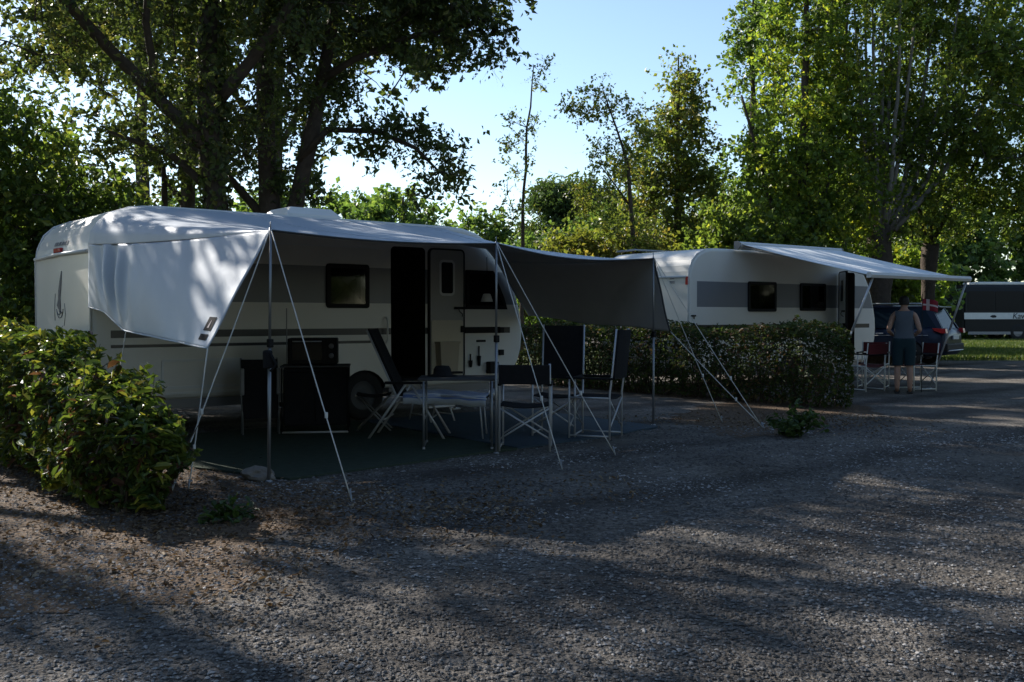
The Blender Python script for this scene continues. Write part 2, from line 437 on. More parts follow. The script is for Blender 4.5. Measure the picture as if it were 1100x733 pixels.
# ------------------------------------------------------------------ the setting
mb = MB(); mb.add([(-400, -150, 0), (400, -150, 0), (400, 700, 0), (-400, 700, 0)], [(0, 1, 2, 3)])
mb.build('ground', M['gravel'], kind='structure')

def poly_sheet(name, pts, z, mat, kind='structure', jitter=0.12, cell=0.07, seed=1):
    """flat patch with a ragged natural edge: small cells kept where the warped point lies inside the outline"""
    P = np.array(pts, float)
    def inside(x, y):
        c = False; k = len(P) - 1
        for q in range(len(P)):
            if (P[q, 1] > y) != (P[k, 1] > y) and x < (P[k, 0] - P[q, 0]) * (y - P[q, 1]) / (P[k, 1] - P[q, 1]) + P[q, 0]: c = not c
            k = q
        return c
    x0, y0 = P.min(0) - 3 * jitter; x1, y1 = P.max(0) + 3 * jitter
    nx, ny = int((x1 - x0) / cell) + 1, int((y1 - y0) / cell) + 1
    idx = {}; vs = []; fs = []
    def vert(i, j):
        if (i, j) not in idx:
            idx[(i, j)] = len(vs); vs.append((x0 + i * cell, y0 + j * cell, z))
        return idx[(i, j)]
    for i in range(nx):
        for j in range(ny):
            x, y = x0 + (i + .5) * cell, y0 + (j + .5) * cell
            w_ = mnoise.noise_vector(Vector((x * 1.1, y * 1.1, seed))) * 2.0 + mnoise.noise_vector(Vector((x * 3.7, y * 3.7, seed))) * .9 + mnoise.noise_vector(Vector((x * 11, y * 11, seed))) * .5
            if inside(x + w_.x * jitter, y + w_.y * jitter):
                fs.append((vert(i, j), vert(i + 1, j), vert(i + 1, j + 1), vert(i, j + 1)))
    me = bpy.data.meshes.new(name); me.from_pydata(vs, [], fs); me.update()
    return link(name, me, mat, kind=kind)
# soil verges along the two hedges, turf further off
poly_sheet('soil', [(-1.5, 5.7), (-1.3, 5.0), (-2.0, 4.5), (-3.2, 4.7), (-4.8, 5.6), (-9, 12), (-9.5, 16), (-6, 14), (-4.4, 10.6), (-2.6, 8.4), (-0.9, 7.9), (-0.7, 7.3)], 0.004, M['soil'], seed=3, jitter=0.2)
poly_sheet('soil', [(5.2, 13.4), (4.2, 13.2), (3.2, 11.2), (2.4, 11.0), (2.0, 13.0), (3.3, 15.5), (0.8, 19.5), (0.2, 21), (1.5, 21.5), (5.4, 14.6)], 0.004, M['soil'], seed=4, jitter=0.2)
poly_sheet('grass', [(13, 30), (30, 29), (60, 36), (60, 64), (12, 64), (9, 40)], 0.004, M['turf'], seed=5, cell=.4)
poly_sheet('grass', [(-40, 18), (-4.5, 17), (3, 24), (7, 31), (-2, 66), (-60, 66)], 0.006, M['turf'], seed=6, cell=.4)
poly_sheet('gravel_path', [(12, 27.6), (34, 26.6), (70, 31), (70, 33.5), (30, 30), (12, 30)], 0.010, M['gravel'], seed=8, cell=.4)

# loose stones on the near gravel (nobody could count them)
rng = np.random.default_rng(5)
def stones(n):
    y = 2.6 + (rng.random(n) ** 1.6) * 9.5
    x = (rng.random(n) * 2 - 1) * (0.62 * y + 0.5)
    s = 0.003 + 0.0105 * rng.random(n) ** 3.0
    dens = np.array([mnoise.noise(Vector((p * .9, q * .9, 4))) + .5 * mnoise.noise(Vector((p * 2.6, q * 2.6, 9))) for p, q in zip(x, y)]); kp = dens + .6 * rng.random(n) > -.12
    x, y, s = x[kp], y[kp], s[kp]; n = len(x)
    s = s * (0.75 + 0.05 * y)
    base = np.array([(1, 0, 0), (0.3, 0.95, 0), (-0.8, 0.6, 0), (-0.8, -0.6, 0), (0.3, -0.95, 0), (0.25, 0.1, 0.5), (-0.35, 0.1, 0.46)])
    F = [(0, 1, 5), (1, 6, 5), (1, 2, 6), (2, 3, 6), (3, 4, 6), (4, 5, 6), (4, 0, 5)]
    a = rng.random(n) * 2 * np.pi
    V = np.zeros((n, 7, 3))
    J = base[None] * (1 + 0.55 * (rng.random((n, 7, 3)) - 0.5))
    J[:, :, 0] *= (0.8 + 0.7 * rng.random(n))[:, None]
    c, sn = np.cos(a)[:, None], np.sin(a)[:, None]
    V[:, :, 0] = (J[:, :, 0] * c - J[:, :, 1] * sn) * s[:, None] + x[:, None]
    V[:, :, 1] = (J[:, :, 0] * sn + J[:, :, 1] * c) * s[:, None] + y[:, None]
    V[:, :, 2] = J[:, :, 2] * s[:, None] + 0.004
    FF = (np.arange(n)[:, None, None] * 7 + np.array(F)[None]).reshape(-1, 3)
    return np_mesh('gravel', V.reshape(-1, 3), FF)
link('gravel', stones(190000), M['pebble'], kind='stuff')

# ------------------------------------------------------------------ leaves and trees
def leaf_arrays(P, Nn, D, Ln, Wd, folded=False):
    D = norm(D - Nn * np.sum(D * Nn, 1, keepdims=True)); Sd = np.cross(Nn, D)
    Ln = Ln[:, None]; Wd = Wd[:, None]; n = len(P)
    base = P - D * Ln * 0.5; tip = P + D * Ln * 0.5 - Nn * Ln * 0.12
    if not folded:
        l = P - D * Ln * 0.08 - Sd * Wd * 0.5 + Nn * Wd * 0.12
        r = P - D * Ln * 0.08 + Sd * Wd * 0.5 + Nn * Wd * 0.12
        V = np.stack([base, r, tip, l], 1).reshape(-1, 3)
        F = np.arange(n * 4).reshape(n, 4)
        return V, F
    q = 0.18
    l1 = P - D * Ln * 0.2 - Sd * Wd * 0.45 + Nn * Wd * q; r1 = P - D * Ln * 0.2 + Sd * Wd * 0.45 + Nn * Wd * q
    l2 = P + D * Ln * 0.2 - Sd * Wd * 0.4 + Nn * Wd * (q - .05); r2 = P + D * Ln * 0.2 + Sd * Wd * 0.4 + Nn * Wd * (q - .05)
    V = np.stack([base, r1, r2, tip, l2, l1], 1).reshape(-1, 3)
    k = np.arange(n)[:, None] * 6
    F = np.concatenate([k + np.array([[0, 1, 2, 3]]), k + np.array([[0, 3, 4, 5]])], 1).reshape(-1, 4)
    return V, F

def noise3(P, s, off=0.0):
    return np.array([mnoise.noise(Vector((p[0] * s + off, p[1] * s + off, p[2] * s - off))) for p in P])

def make_tree(name, label, cat, loc, stems, blobs, leaf, per, cr, leafm, barkm, seed=0, gap=-0.25, gs=0.45,
              group=None, twig=0.009, droop=0.0, extra_trunk_leaves=0, rz=0.0, up=0.6):
    """stems: lists of (x,y,z,r); blobs: (cx,cy,cz,rx,ry,rz,n)"""
    g = np.random.default_rng(seed)
    nodes, nrad, par, stem_of = [], [], [], []
    tb = MB()
    for st in stems:
        S_ = np.array(st, float); pts = [S_[0]]
        for a, b in zip(S_[:-1], S_[1:]):
            k = max(1, int(np.linalg.norm(b[:3] - a[:3]) / 0.45))
            for i in range(1, k + 1): pts.append(a + (b - a) * i / k)
        pts = np.array(pts)
        wob = g.normal(0, 0.035, (len(pts), 3)); wob[0] = 0; wob[:, 2] = 0
        pts[:, :3] += np.cumsum(wob, 0) * 0.5
        tb.tube(pts[:, :3], pts[:, 3] * (1 + 0.06 * g.normal(size=len(pts))), n=9, mi=1 if isinstance(barkm, list) and st is not stems[0] else 0)
        for p in pts:
            nodes.append(p[:3]); nrad.append(p[3])
    nodes = [np.array(x) for x in nodes]
    C = []
    for (cx, cy, cz, rx, ry, rz_, n) in blobs:
        d = norm(g.normal(size=(n * 2, 3))); r = (0.25 + 0.75 * g.random(n * 2)) ** 0.55
        p = np.array([cx, cy, cz]) + d * r[:, None] * np.array([rx, ry, rz_])
        keep = noise3(p, gs, seed * 3.7) > gap
        C.append(p[keep][:n])
    C = np.concatenate(C)
    base_n = np.array(nodes)
    dist0 = np.min(np.linalg.norm(C[:, None, :] - base_n[None], axis=2), axis=1)
    C = C[np.argsort(dist0)]
    arr = np.zeros((len(nodes) + len(C) * 6, 3)); arr[:len(nodes)] = base_n; cnt = len(nodes)
    chains = []
    for p in C:
        d = np.linalg.norm(arr[:cnt] - p, axis=1) + 0.7 * np.maximum(0, arr[:cnt, 2] - p[2] + 0.1)
        i = int(np.argmin(d)); a = arr[i].copy(); L_ = np.linalg.norm(p - a)
        k = int(min(5, max(1, L_ / 0.5)))
        ch = [a]
        for q in range(1, k + 1):
            t = q / k
            pt = a + (p - a) * t + np.array([0, 0, 0.12 * L_ * math.sin(math.pi * t)]) * (1 - droop)
            if q < k: pt = pt + g.normal(0, 0.05 * L_, 3)
            ch.append(pt); arr[cnt] = pt; cnt += 1
        chains.append((ch, L_))
    for ch, L_ in chains:
        r0 = twig + 0.011 * L_
        tb.tube(ch, list(np.linspace(r0, twig * 0.5, len(ch))), n=5, cap=False)
    NT = max(4, per // 7)
    nC = len(C); td = norm(g.normal(size=(nC, NT, 3)) + np.array([0, 0, .15 - droop])); tl = cr * 2.1 * (.45 + .8 * g.random((nC, NT)))
    tv = []; tf = []
    for i_ in range(nC):
        for j_ in range(NT):
            p0 = C[i_]; p1 = p0 + td[i_, j_] * tl[i_, j_]; q_ = np.cross(td[i_, j_], (.3, .5, .8)); q_ = q_ / np.linalg.norm(q_) * twig * .4; r_ = np.cross(q_, td[i_, j_])
            k_ = len(tv); tv += [p0 + q_, p0 - q_ * .5 + r_, p0 - q_ * .5 - r_, p1]; tf += [(k_, k_ + 1, k_ + 3), (k_ + 1, k_ + 2, k_ + 3), (k_ + 2, k_, k_ + 3)]
    tb.add(tv, tf)
    root = thing(name, label, cat, loc, rz, group)
    tb.build('trunk', barkm, root, recalc=False)
    n = nC * per
    ci = np.repeat(np.arange(nC), per); tj = g.integers(0, NT, n); tt = (.12 + .92 * g.random(n))
    TD = td[ci, tj]
    P = C[ci] + TD * (tl[ci, tj] * tt)[:, None] + g.normal(size=(n, 3)) * leaf[0] * .38
    Nn = norm(g.normal(size=(n, 3)) + np.array([0, 0, up]))
    D = norm(TD * .7 + g.normal(size=(n, 3)) * .8 - np.array([0, 0, .25 + droop]))
    sz = (.55 + .9 * g.random(n)) * (.8 + .4 * g.random(nC))[ci]
    Ln = leaf[0] * sz; Wd = leaf[1] * sz * (.8 + .4 * g.random(n))
    V, F = leaf_arrays(P, Nn, D, Ln, Wd)
    link('crown', np_mesh('crown', V, F), leafm, root)
    if extra_trunk_leaves:   # ivy on the first stem
        S_ = np.array(stems[0], float); m = extra_trunk_leaves
        t = g.random(m) * (len(S_) - 1); i = np.minimum(t.astype(int), len(S_) - 2); f = (t - i)[:, None]
        Q = S_[i] * (1 - f) + S_[i + 1] * f
        an = g.random(m) * 2 * np.pi; o = np.stack([np.cos(an), np.sin(an), np.zeros(m)], 1)
        P = Q[:, :3] + o * (Q[:, 3:4] + 0.015 + 0.07 * g.random((m, 1)) ** 2)
        Nn = norm(o + 0.5 * g.normal(size=(m, 3))); D = norm(g.normal(size=(m, 3)) - np.array([0, 0, 1]))
        V, F = leaf_arrays(P, Nn, D, 0.09 + 0.05 * g.random(m), 0.08 + 0.04 * g.random(m))
        link('ivy', np_mesh('ivy', V, F), M['leaf_oak'], root)
    return root

OAKG = 'dark oaks behind the nearer caravan'
make_tree('oak_tree', 'thick ivy-covered oak trunk, stoutest of the dark trees behind the nearer caravan', 'tree', (-5.05, 17.0, 0),
    [[(0, 0, 0, .28), (0.02, 0, 2, .23), (-.03, 0, 4, .2), (-.1, 0, 6.2, .16), (.1, .2, 8.5, .13), (.2, .3, 11, .05)],
     [(-.05, 0, 4.1, .13), (-.9, -.3, 5.0, .11), (-1.9, -.8, 6.1, .09), (-3.1, -1.2, 7.4, .06)],
     [(0, 0, 5, .12), (1.2, -.4, 6.3, .08), (2.2, -.6, 7.8, .05)], [(-.9, -.3, 5.0, .08), (-1.0, -.6, 6.2, .06), (-.8, -.8, 7.6, .04)], [(0, 0, 3.4, .08), (-.9, .3, 4.2, .06), (-2.0, .5, 4.6, .03)]],
    [(-1.6, -.5, 7.6, 3.2, 2.6, 2.4, 260), (.9, -.3, 7.4, 2.4, 2.2, 2.2, 170), (-2.6, -.6, 5.3, 1.9, 1.6, 1.0, 60), (.3, 0, 10, 3, 2.6, 2.2, 120), (-.2, .4, 4.6, 1.3, 1.2, 1.0, 40)],
    (.1, .055), 58, .33, M['leaf_oak'], M['bark'], seed=11, gap=.03, gs=.7, up=.25, group=OAKG, extra_trunk_leaves=2600)
make_tree('oak_tree', 'upright bare-trunked dark oak right of the ivy-covered trunk behind the caravan roof hatch', 'tree', (-4.5, 18.4, 0),
    [[(0, 0, 0, .24), (.02, 0, 2.5, .21), (-.06, 0, 5, .17), (0, 0, 7.5, .12), (.1, 0, 11, .05)],
     [(-.02, 0, 3.1, .09), (-.7, .1, 3.9, .07), (-1.5, .2, 4.6, .04)]],
    [(.2, 0, 8.1, 2.3, 2.2, 2.3, 220), (0, 0, 10.8, 2.6, 2.4, 1.6, 100), (-.8, .5, 4.9, 1.2, 1.0, 1.1, 36), (.6, .6, 5.4, 1.0, 1.0, .8, 30)],
    (.1, .055), 54, .32, M['leaf_oak'], M['bark'], seed=12, gap=.03, gs=.7, up=.25, group=OAKG)
make_tree('oak_tree', 'leaning oak with a slanting trunk and long low boughs reaching right over the caravan', 'tree', (-4.35, 18.2, 0),
    [[(0, 0, 0, .2), (.15, 0, 2.6, .17), (.55, 0, 4.6, .14), (.85, 0, 6.2, .11), (1.2, 0, 8, .08), (1.6, 0, 10, .04)],
     [(.45, 0, 4.2, .075), (1.0, -.1, 4.75, .06), (1.9, -.2, 4.7, .05), (2.6, -.2, 4.4, .035), (3.1, -.2, 3.9, .015)],
     [(.75, 0, 5.6, .08), (1.5, -.2, 6.0, .06), (2.6, -.3, 6.4, .05), (3.8, -.4, 6.6, .025)],
     [(1.0, 0, 7, .07), (2.2, 0, 8, .05), (3.8, 0, 8.6, .03)]],
    [(1.7, -.2, 7.3, 2.2, 1.8, 1.25, 200), (3.3, -.3, 7.3, 1.5, 1.4, .95, 90), (4.1, -.4, 8.2, 1.3, 1.4, .9, 40), (1.6, 0, 9.2, 2.6, 2.2, 1.4, 120),
     (2.2, -.2, 4.55, 1.1, .7, .4, 26), (2.95, -.2, 4.0, .7, .5, .6, 18), (3.0, -.3, 6.1, .9, .8, .45, 26), (3.9, -.4, 6.2, .5, .6, .5, 14), (.9, .3, 5.6, .5, .6, .5, 10), (.2, .5, 3.6, .7, .7, .6, 18)],
    (.11, .06), 48, .26, M['leaf_oak'], M['bark'], seed=13, gap=-.3, up=.25, group=OAKG)
make_tree('oak_tree', 'slimmer dark trunk left of the ivy-covered oak, half lost among leaves', 'tree', (-7.0, 21.5, 0),
    [[(0, 0, 0, .2), (0, 0, 3, .17), (.1, 0, 5.5, .13), (.1, 0, 9, .06)], [(0, 0, 3.6, .08), (-1.2, 0, 5.4, .05)]],
    [(-.8, 0, 6.6, 3.4, 2.2, 2.6, 190), (1.6, .4, 4.6, 2.2, 1.6, 1.5, 36), (0, 0, 9.5, 2.8, 2.4, 2, 100)],
    (.14, .08), 44, .36, M['leaf_oak'], M['bark'], seed=14, gap=.0, gs=.6, group=OAKG)
make_tree('oak_tree', 'tall oak added farther back for shade, its crown filling the top between the other oaks', 'tree', (-7.1, 29.5, 0),
    [[(0, 0, 0, .26), (0, 0, 4, .2), (.1, 0, 9, .12), (.1, 0, 14, .04)], [(0, 0, 6, .1), (2, 0, 9.5, .06)], [(0, 0, 6, .1), (-2, 0, 9.5, .06)]],
    [(1.6, 0, 11.2, 4.6, 3.4, 3.6, 190)], (.24, .16), 40, .42, M['leaf_oak'], M['bark'], seed=18, gap=-.2, group=OAKG)  # added oak: its high crown shades the right-hand ground and farther caravan
c = copy_tree(bpy.data.objects['oak_tree.004'] if 'oak_tree.004' in bpy.data.objects else bpy.data.objects['oak_tree.003'])  # second added oak, hidden behind nearer crowns, to shade the long hedge
c.location = (-10.2, 27.5, 0); c.rotation_euler.z = 2.0; c['label'] = 'tall oak added at the back for shade, left of the slim trunk, mostly hidden by nearer crowns'
# leafy mass left of and behind the nearer caravan
make_tree('bush_tree', 'dense leafy bush tree at the left edge behind the pale rear of the nearer caravan', 'tree', (-8.9, 15.2, 0),
    [[(0, 0, 0, .14), (.1, 0, 1.5, .12), (.2, 0, 4.6, .05)], [(.1, 0, .8, .09), (1.4, .3, 2.2, .06), (2.0, .3, 3.4, .03)], [(0, 0, 1, .08), (-1, .2, 3, .04)]],
    [(.2, 0, 2.0, 2.3, 1.5, 1.9, 260), (.4, .2, 3.6, 2.0, 1.5, 1.25, 170), (2.3, .6, 2.0, 1.1, 1, 1.6, 90)],
    (.12, .07), 56, .27, M['leaf_bush'], M['bark'], seed=15, gap=-.4, up=.1)
make_tree('bush_tree', 'bushy shade-dark tree between the left edge bush and the oak trunks', 'tree', (-6.6, 18.5, 0),
    [[(0, 0, 0, .12), (.1, 0, 1.5, .1), (.1, 0, 4.2, .04)], [(0, 0, .9, .07), (-1.2, .3, 2.6, .04)]],
    [(-.6, 0, 2.2, 2.2, 1.3, 1.6, 120), (-1.0, 0, 4.0, 1.7, 1.2, .9, 40), (1.3, .3, 2.4, 1.3, 1.0, .8, 40)],
    (.12, .07), 50, .28, M['leaf_oak'], M['bark'], seed=16, gap=-.3)
make_tree('oak_tree', 'oak at the far left with crown clumps added for shade, its boughs crossing the upper left corner', 'tree', (-11.6, 13.6, 0),
    [[(0, 0, 0, .28), (.1, 0, 3, .23), (.4, 0, 6, .17), (.6, 0, 9.5, .08)], [(.2, 0, 4, .12), (2.5, 0, 5.6, .08), (4.6, .2, 6.3, .04)], [(.4, 0, 5.5, .1), (2.6, .3, 7.5, .07), (5.2, .6, 8.6, .03)]],
    [(-.9, 0, 8.6, 2.2, 2.2, 1.5, 140), (4.0, .3, 6.6, 2.0, 1.8, .7, 24), (4.6, .5, 8.0, 1.6, 1.4, .6, 14), (1.8, 2.8, 7.6, 1.5, 1.1, 1.35, 90), (.9, 1.2, 8.9, 1.2, 1.1, .9, 30)],  # last two clumps added out of view to shade the awning flap and foreground
    (.13, .075), 56, .34, M['leaf_oak'], M['bark'], seed=17, gap=.1, gs=.6, group=OAKG)

# right hand trees
make_tree('alder_tree', 'tall loose tree with bright sunlit leaves right of the gap of open sky', 'tree', (7.95, 27.5, 0),
    [[(0, 0, 0, .2), (.05, 0, 3, .17), (.1, 0, 7, .11), (.1, 0, 12, .04)], [(0, 0, 2, .1), (-.9, .2, 5, .06), (-1.5, .2, 7.5, .03)], [(0, 0, 2.2, .1), (1.1, 0, 6, .06), (1.4, .2, 10, .03)]],
    [(0, 0, 6.5, 1.5, 1.5, 4.0, 230), (-.7, 0, 4.2, 1.2, 1.2, 2.2, 80), (1.2, 0, 5.5, 1.2, 1.2, 3.5, 120), (.2, 0, 11, 1.8, 1.8, 2.5, 100)],
    (.125, .09), 46, .3, M['leaf_bright'], M['bark'], seed=21, gap=-.22, up=.1)
make_tree('poplar_tree', 'narrow blue-green tree with ragged edge at the left of the right-hand tree mass', 'tree', (7.5, 31.5, 0),
    [[(0, 0, 0, .18), (0, 0, 4, .14), (.1, 0, 12, .03)]],
    [(0, 0, 4.6, 1.3, 1.3, 3.0, 120), (.4, 0, 9, 1.1, 1.1, 3.2, 110)],
    (.16, .1), 42, .28, M['leaf_far'], M['bark'], seed=22, gap=-.2, up=.1)
fan = [[(0, 0, 0, .42), (0, 0, 1.5, .36), (.03, 0, 3.2, .38), (.05, 0, 3.95, .34)]]
rr = random.Random(4)
for i, (dx, dy) in enumerate([(-1.1, .1), (-.75, -.3), (-.35, .3), (-.1, -.2), (.3, .2), (.7, -.3), (1.2, .1), (1.8, 0), (2.5, .3), (-.5, -.6), (.2, -.7), (3.1, -.2)]):
    fan.append([(.05 + dx * .12, dy * .12, 3.8, .085), (.05 + dx * .5, dy * .5, 5.2, .07), (.05 + dx * .9, dy * .9, 7.4, .05), (.05 + dx * 1.25, dy * 1.3, 10.5 + rr.random(), .02)])
make_tree('pollard_tree', 'stout pollard with many pale stems fanning up from its knobbly trunk', 'tree', (10.45, 28.2, 0), fan,
    [(.3, 0, 7.8, 2.6, 2.2, 3.4, 330), (1.8, 0, 8, 2.4, 2, 3.4, 220), (.2, .6, 4.4, 2.0, 1.2, 1.0, 50), (0, 0, 11.5, 3, 2.5, 1.6, 110), (-.7, .9, 7.5, 1.5, 1, 3, 90)],
    (.12, .078), 42, .3, M['leaf_pollard'], [M['bark'], M['pale_bark']], seed=23, gap=-.12, gs=.6, up=.1)  # darker bark on the trunk stands in for shade; stems stay pale
make_tree('pollard_tree', 'thinner dark pollard between the stout pollard and the right edge', 'tree', (12.3, 29.3, 0),
    [[(0, 0, 0, .24), (0, 0, 2.4, .2), (.05, 0, 3.5, .24)], [(0, 0, 3.3, .07), (.5, 0, 6, .05), (.9, 0, 10, .02)], [(0, 0, 3.3, .07), (-.5, 0, 6, .05), (-.7, 0, 10, .02)], [(0, 0, 3.3, .07), (1.3, -.3, 6, .05), (2, -.4, 9, .02)]],
    [(.4, -.2, 7.2, 2.6, 2.0, 3.4, 260), (.4, 0, 4.5, 2.2, 1.4, 1.1, 70), (.5, 0, 11, 3, 2.5, 2, 110)],
    (.12, .078), 44, .3, M['leaf_pollard'], M['bark'], seed=24, gap=-.15, gs=.6, up=.1)
make_tree('lime_tree', 'broad dark leafy tree hanging low over the coach at the right edge', 'tree', (16.6, 28.0, 0),
    [[(0, 0, 0, .28), (0, 0, 3, .22), (.1, 0, 8, .1), (.1, 0, 12, .04)], [(0, 0, 3, .12), (-1.6, -.4, 5, .07), (-2.2, -.5, 6.4, .03)]],
    [(-1.4, -.2, 6.8, 3.2, 2.4, 3.6, 420), (-1.2, -.6, 4.6, 2.4, 1.3, .9, 90), (0, 0, 10.8, 3.4, 3, 2.2, 150)],
    (.125, .085), 46, .32, M['leaf_pollard'], M['bark'], seed=25, gap=-.22, gs=.6, up=.1)

# middle: cone, birches, shrubs
make_tree('poplar_tree', 'cone-shaped tree with yellowish leaves and a pointed tip in the middle of the skyline', 'tree', (5.0, 29.5, 0),
    [[(0, 0, 0, .16), (0, 0, 4, .12), (.05, 0, 9.1, .02)]],
    [(0, 0, 7.6, .7, .6, 1.4, 60), (-.1, 0, 6.2, 1.3, 1.0, 1.5, 120), (-.3, 0, 4.5, 1.8, 1.3, 1.6, 170), (-1.2, .2, 5.0, .8, .7, 1.1, 46), (.3, 0, 2.8, 1.6, 1.2, 1.3, 90), (-1.4, 0, 3.0, 1.2, 1, 1.3, 70)],
    (.12, .08), 38, .27, M['leaf_gold'], M['bark'], seed=31, gap=-.42, up=.1)
make_tree('birch_sapling', 'thin bare sapling with sparse twigs standing alone against the pale sky', 'tree', (.2, 24.0, 0),
    [[(0, 0, 0, .055), (.02, 0, 3, .045), (.05, 0, 5.4, .03), (.25, 0, 7.4, .012)]],
    [(.0, 0, 4.0, .75, .6, .9, 20), (.0, 0, 5.6, .6, .5, .9, 26), (.45, 0, 7.2, .35, .3, .45, 9)],
    (.08, .045), 22, .2, M['leaf_gold'], M['bark'], seed=32, gap=-.9, twig=.006)
make_tree('birch_tree', 'thin leaning birch with airy crown left of the cone-shaped tree', 'tree', (3.2, 26.0, 0),
    [[(0, 0, 0, .08), (0, 0, 2.4, .07), (-.25, 0, 5.2, .045), (-.95, 0, 7.3, .012)], [(-.15, 0, 4.3, .03), (-.9, 0, 5.3, .012)]],
    [(-1.0, 0, 6.9, .95, .6, .5, 30), (-.5, 0, 5.4, .7, .6, .6, 34), (-.9, 0, 4.4, .8, .6, .6, 34), (.1, 0, 6.2, .5, .4, .8, 20), (0, 0, 3.4, .9, .7, .8, 46)],
    (.085, .055), 40, .26, M['leaf_gold'], M['bark'], seed=33, gap=-.9, twig=.006)
make_tree('shrub', 'yellowish bushy shrub behind the roof of the farther caravan', 'shrub', (2.6, 27.0, 0),
    [[(0, 0, 0, .06), (.1, 0, 1.5, .05), (.1, 0, 3.2, .02)], [(0, 0, .4, .05), (-1, 0, 2.4, .02)], [(0, 0, .4, .05), (1.1, 0, 2.4, .02)]],
    [(0, 0, 2.5, 1.7, 1.1, 1.3, 150), (-.9, .2, 2.9, .9, .8, .9, 60), (1.3, .2, 2.4, 1.2, .8, 1.2, 80)],
    (.12, .09), 46, .24, M['leaf_yellow'], M['bark'], seed=34, gap=-.5, up=.1)
make_tree('shrub', 'olive shrub left of the yellowish shrub, below the lone sapling', 'shrub', (.9, 28.6, 0),
    [[(0, 0, 0, .06), (.1, 0, 1.5, .05), (.1, 0, 3.0, .02)], [(0, 0, .4, .05), (-1, 0, 2.4, .02)]],
    [(0, 0, 2.2, 1.5, 1.0, 1.5, 120), (.7, .2, 3.0, 1.0, .8, .8, 60)],
    (.12, .09), 46, .25, M['leaf_far'], M['bark'], seed=35, gap=-.5, up=.1)
make_tree('shrub', 'dark green shrub between the cone-shaped tree and the far caravan awning', 'shrub', (6.6, 26.6, 0),
    [[(0, 0, 0, .06), (.1, 0, 1.5, .05), (.1, 0, 3.4, .02)], [(0, 0, .4, .05), (-1, 0, 2.4, .02)], [(0, 0, .4, .05), (1.1, 0, 2.4, .02)]],
    [(0, 0, 2.7, 1.6, 1.0, 1.5, 120), (-.9, .2, 3.2, 1.0, .8, 1.2, 70), (1.5, .2, 2.8, 1.2, .8, 1.2, 70)],
    (.14, .1), 42, .26, M['leaf_pollard'], M['bark'], seed=36, gap=-.4, up=.1)
make_tree('shrub', 'sun-flecked shrub under the pollards behind the dark car', 'shrub', (11.4, 31.5, 0),
    [[(0, 0, 0, .06), (.1, 0, 1.5, .05), (.1, 0, 2.6, .02)], [(0, 0, .4, .05), (-1.6, 0, 1.8, .02)], [(0, 0, .4, .05), (1.6, 0, 1.8, .02)]],
    [(-.6, 0, 2.2, 2.6, 1.0, 1.3, 150), (.9, 0, 2.3, 1.5, 1.0, 1.3, 90)],
    (.16, .12), 40, .3, M['leaf_bright'], M['bark'], seed=37, gap=-.3, up=.1)

# far tree bank: a few builds, copied with turns and sizes
far_defs = [
    make_tree('far_tree', 'leafy round tree in the far bank behind the caravan roof hatch', 'tree', (-7.4, 44, 0),
        [[(0, 0, 0, .22), (0, 0, 3, .16), (0, 0, 6.5, .05)]], [(0, 0, 4.6, 2.4, 2.2, 2.4, 170), (1.4, .2, 3.2, 1.6, 1.4, 1.8, 80), (-1.4, 0, 2.8, 1.6, 1.4, 1.8, 80)],
        (.26, .18), 34, .4, M['leaf_far'], M['bark'], seed=41, gap=-.4, group='trees of the far bank'),
    make_tree('pine_tree', 'dark green umbrella pine standing above the far bank', 'tree', (2.9, 48, 0),
        [[(0, 0, 0, .2), (0, 0, 4, .17), (.1, 0, 7.2, .06)], [(0, 0, 4.6, .08), (1.4, 0, 6.6, .03)], [(0, 0, 4.6, .08), (-1.4, 0, 6.6, .03)]],
        [(0, 0, 6.9, 2.3, 2.0, .85, 170), (.8, 0, 5.9, 1.8, 1.6, .7, 80), (-1, 0, 5.5, 1.6, 1.6, .7, 70), (0, 0, 3.5, 1.6, 1.4, 1.8, 80)],
        (.3, .1), 40, .34, M['leaf_pine'], M['bark'], seed=42, gap=-.5, group='trees of the far bank', up=1.0),
    make_tree('far_tree', 'pale feathery poplar in the far bank right of the nearer caravan', 'tree', (-1.2, 46, 0),
        [[(0, 0, 0, .16), (0, 0, 3, .12), (0, 0, 6.2, .03)]], [(0, 0, 4.0, 1.5, 1.4, 2.4, 130), (1.3, 0, 3.0, 1.2, 1.1, 1.9, 80), (-1.3, 0, 3.0, 1.2, 1.1, 1.9, 80)],
        (.26, .15), 30, .36, M['leaf_far'], M['bark'], seed=43, gap=-.3, group='trees of the far bank')]
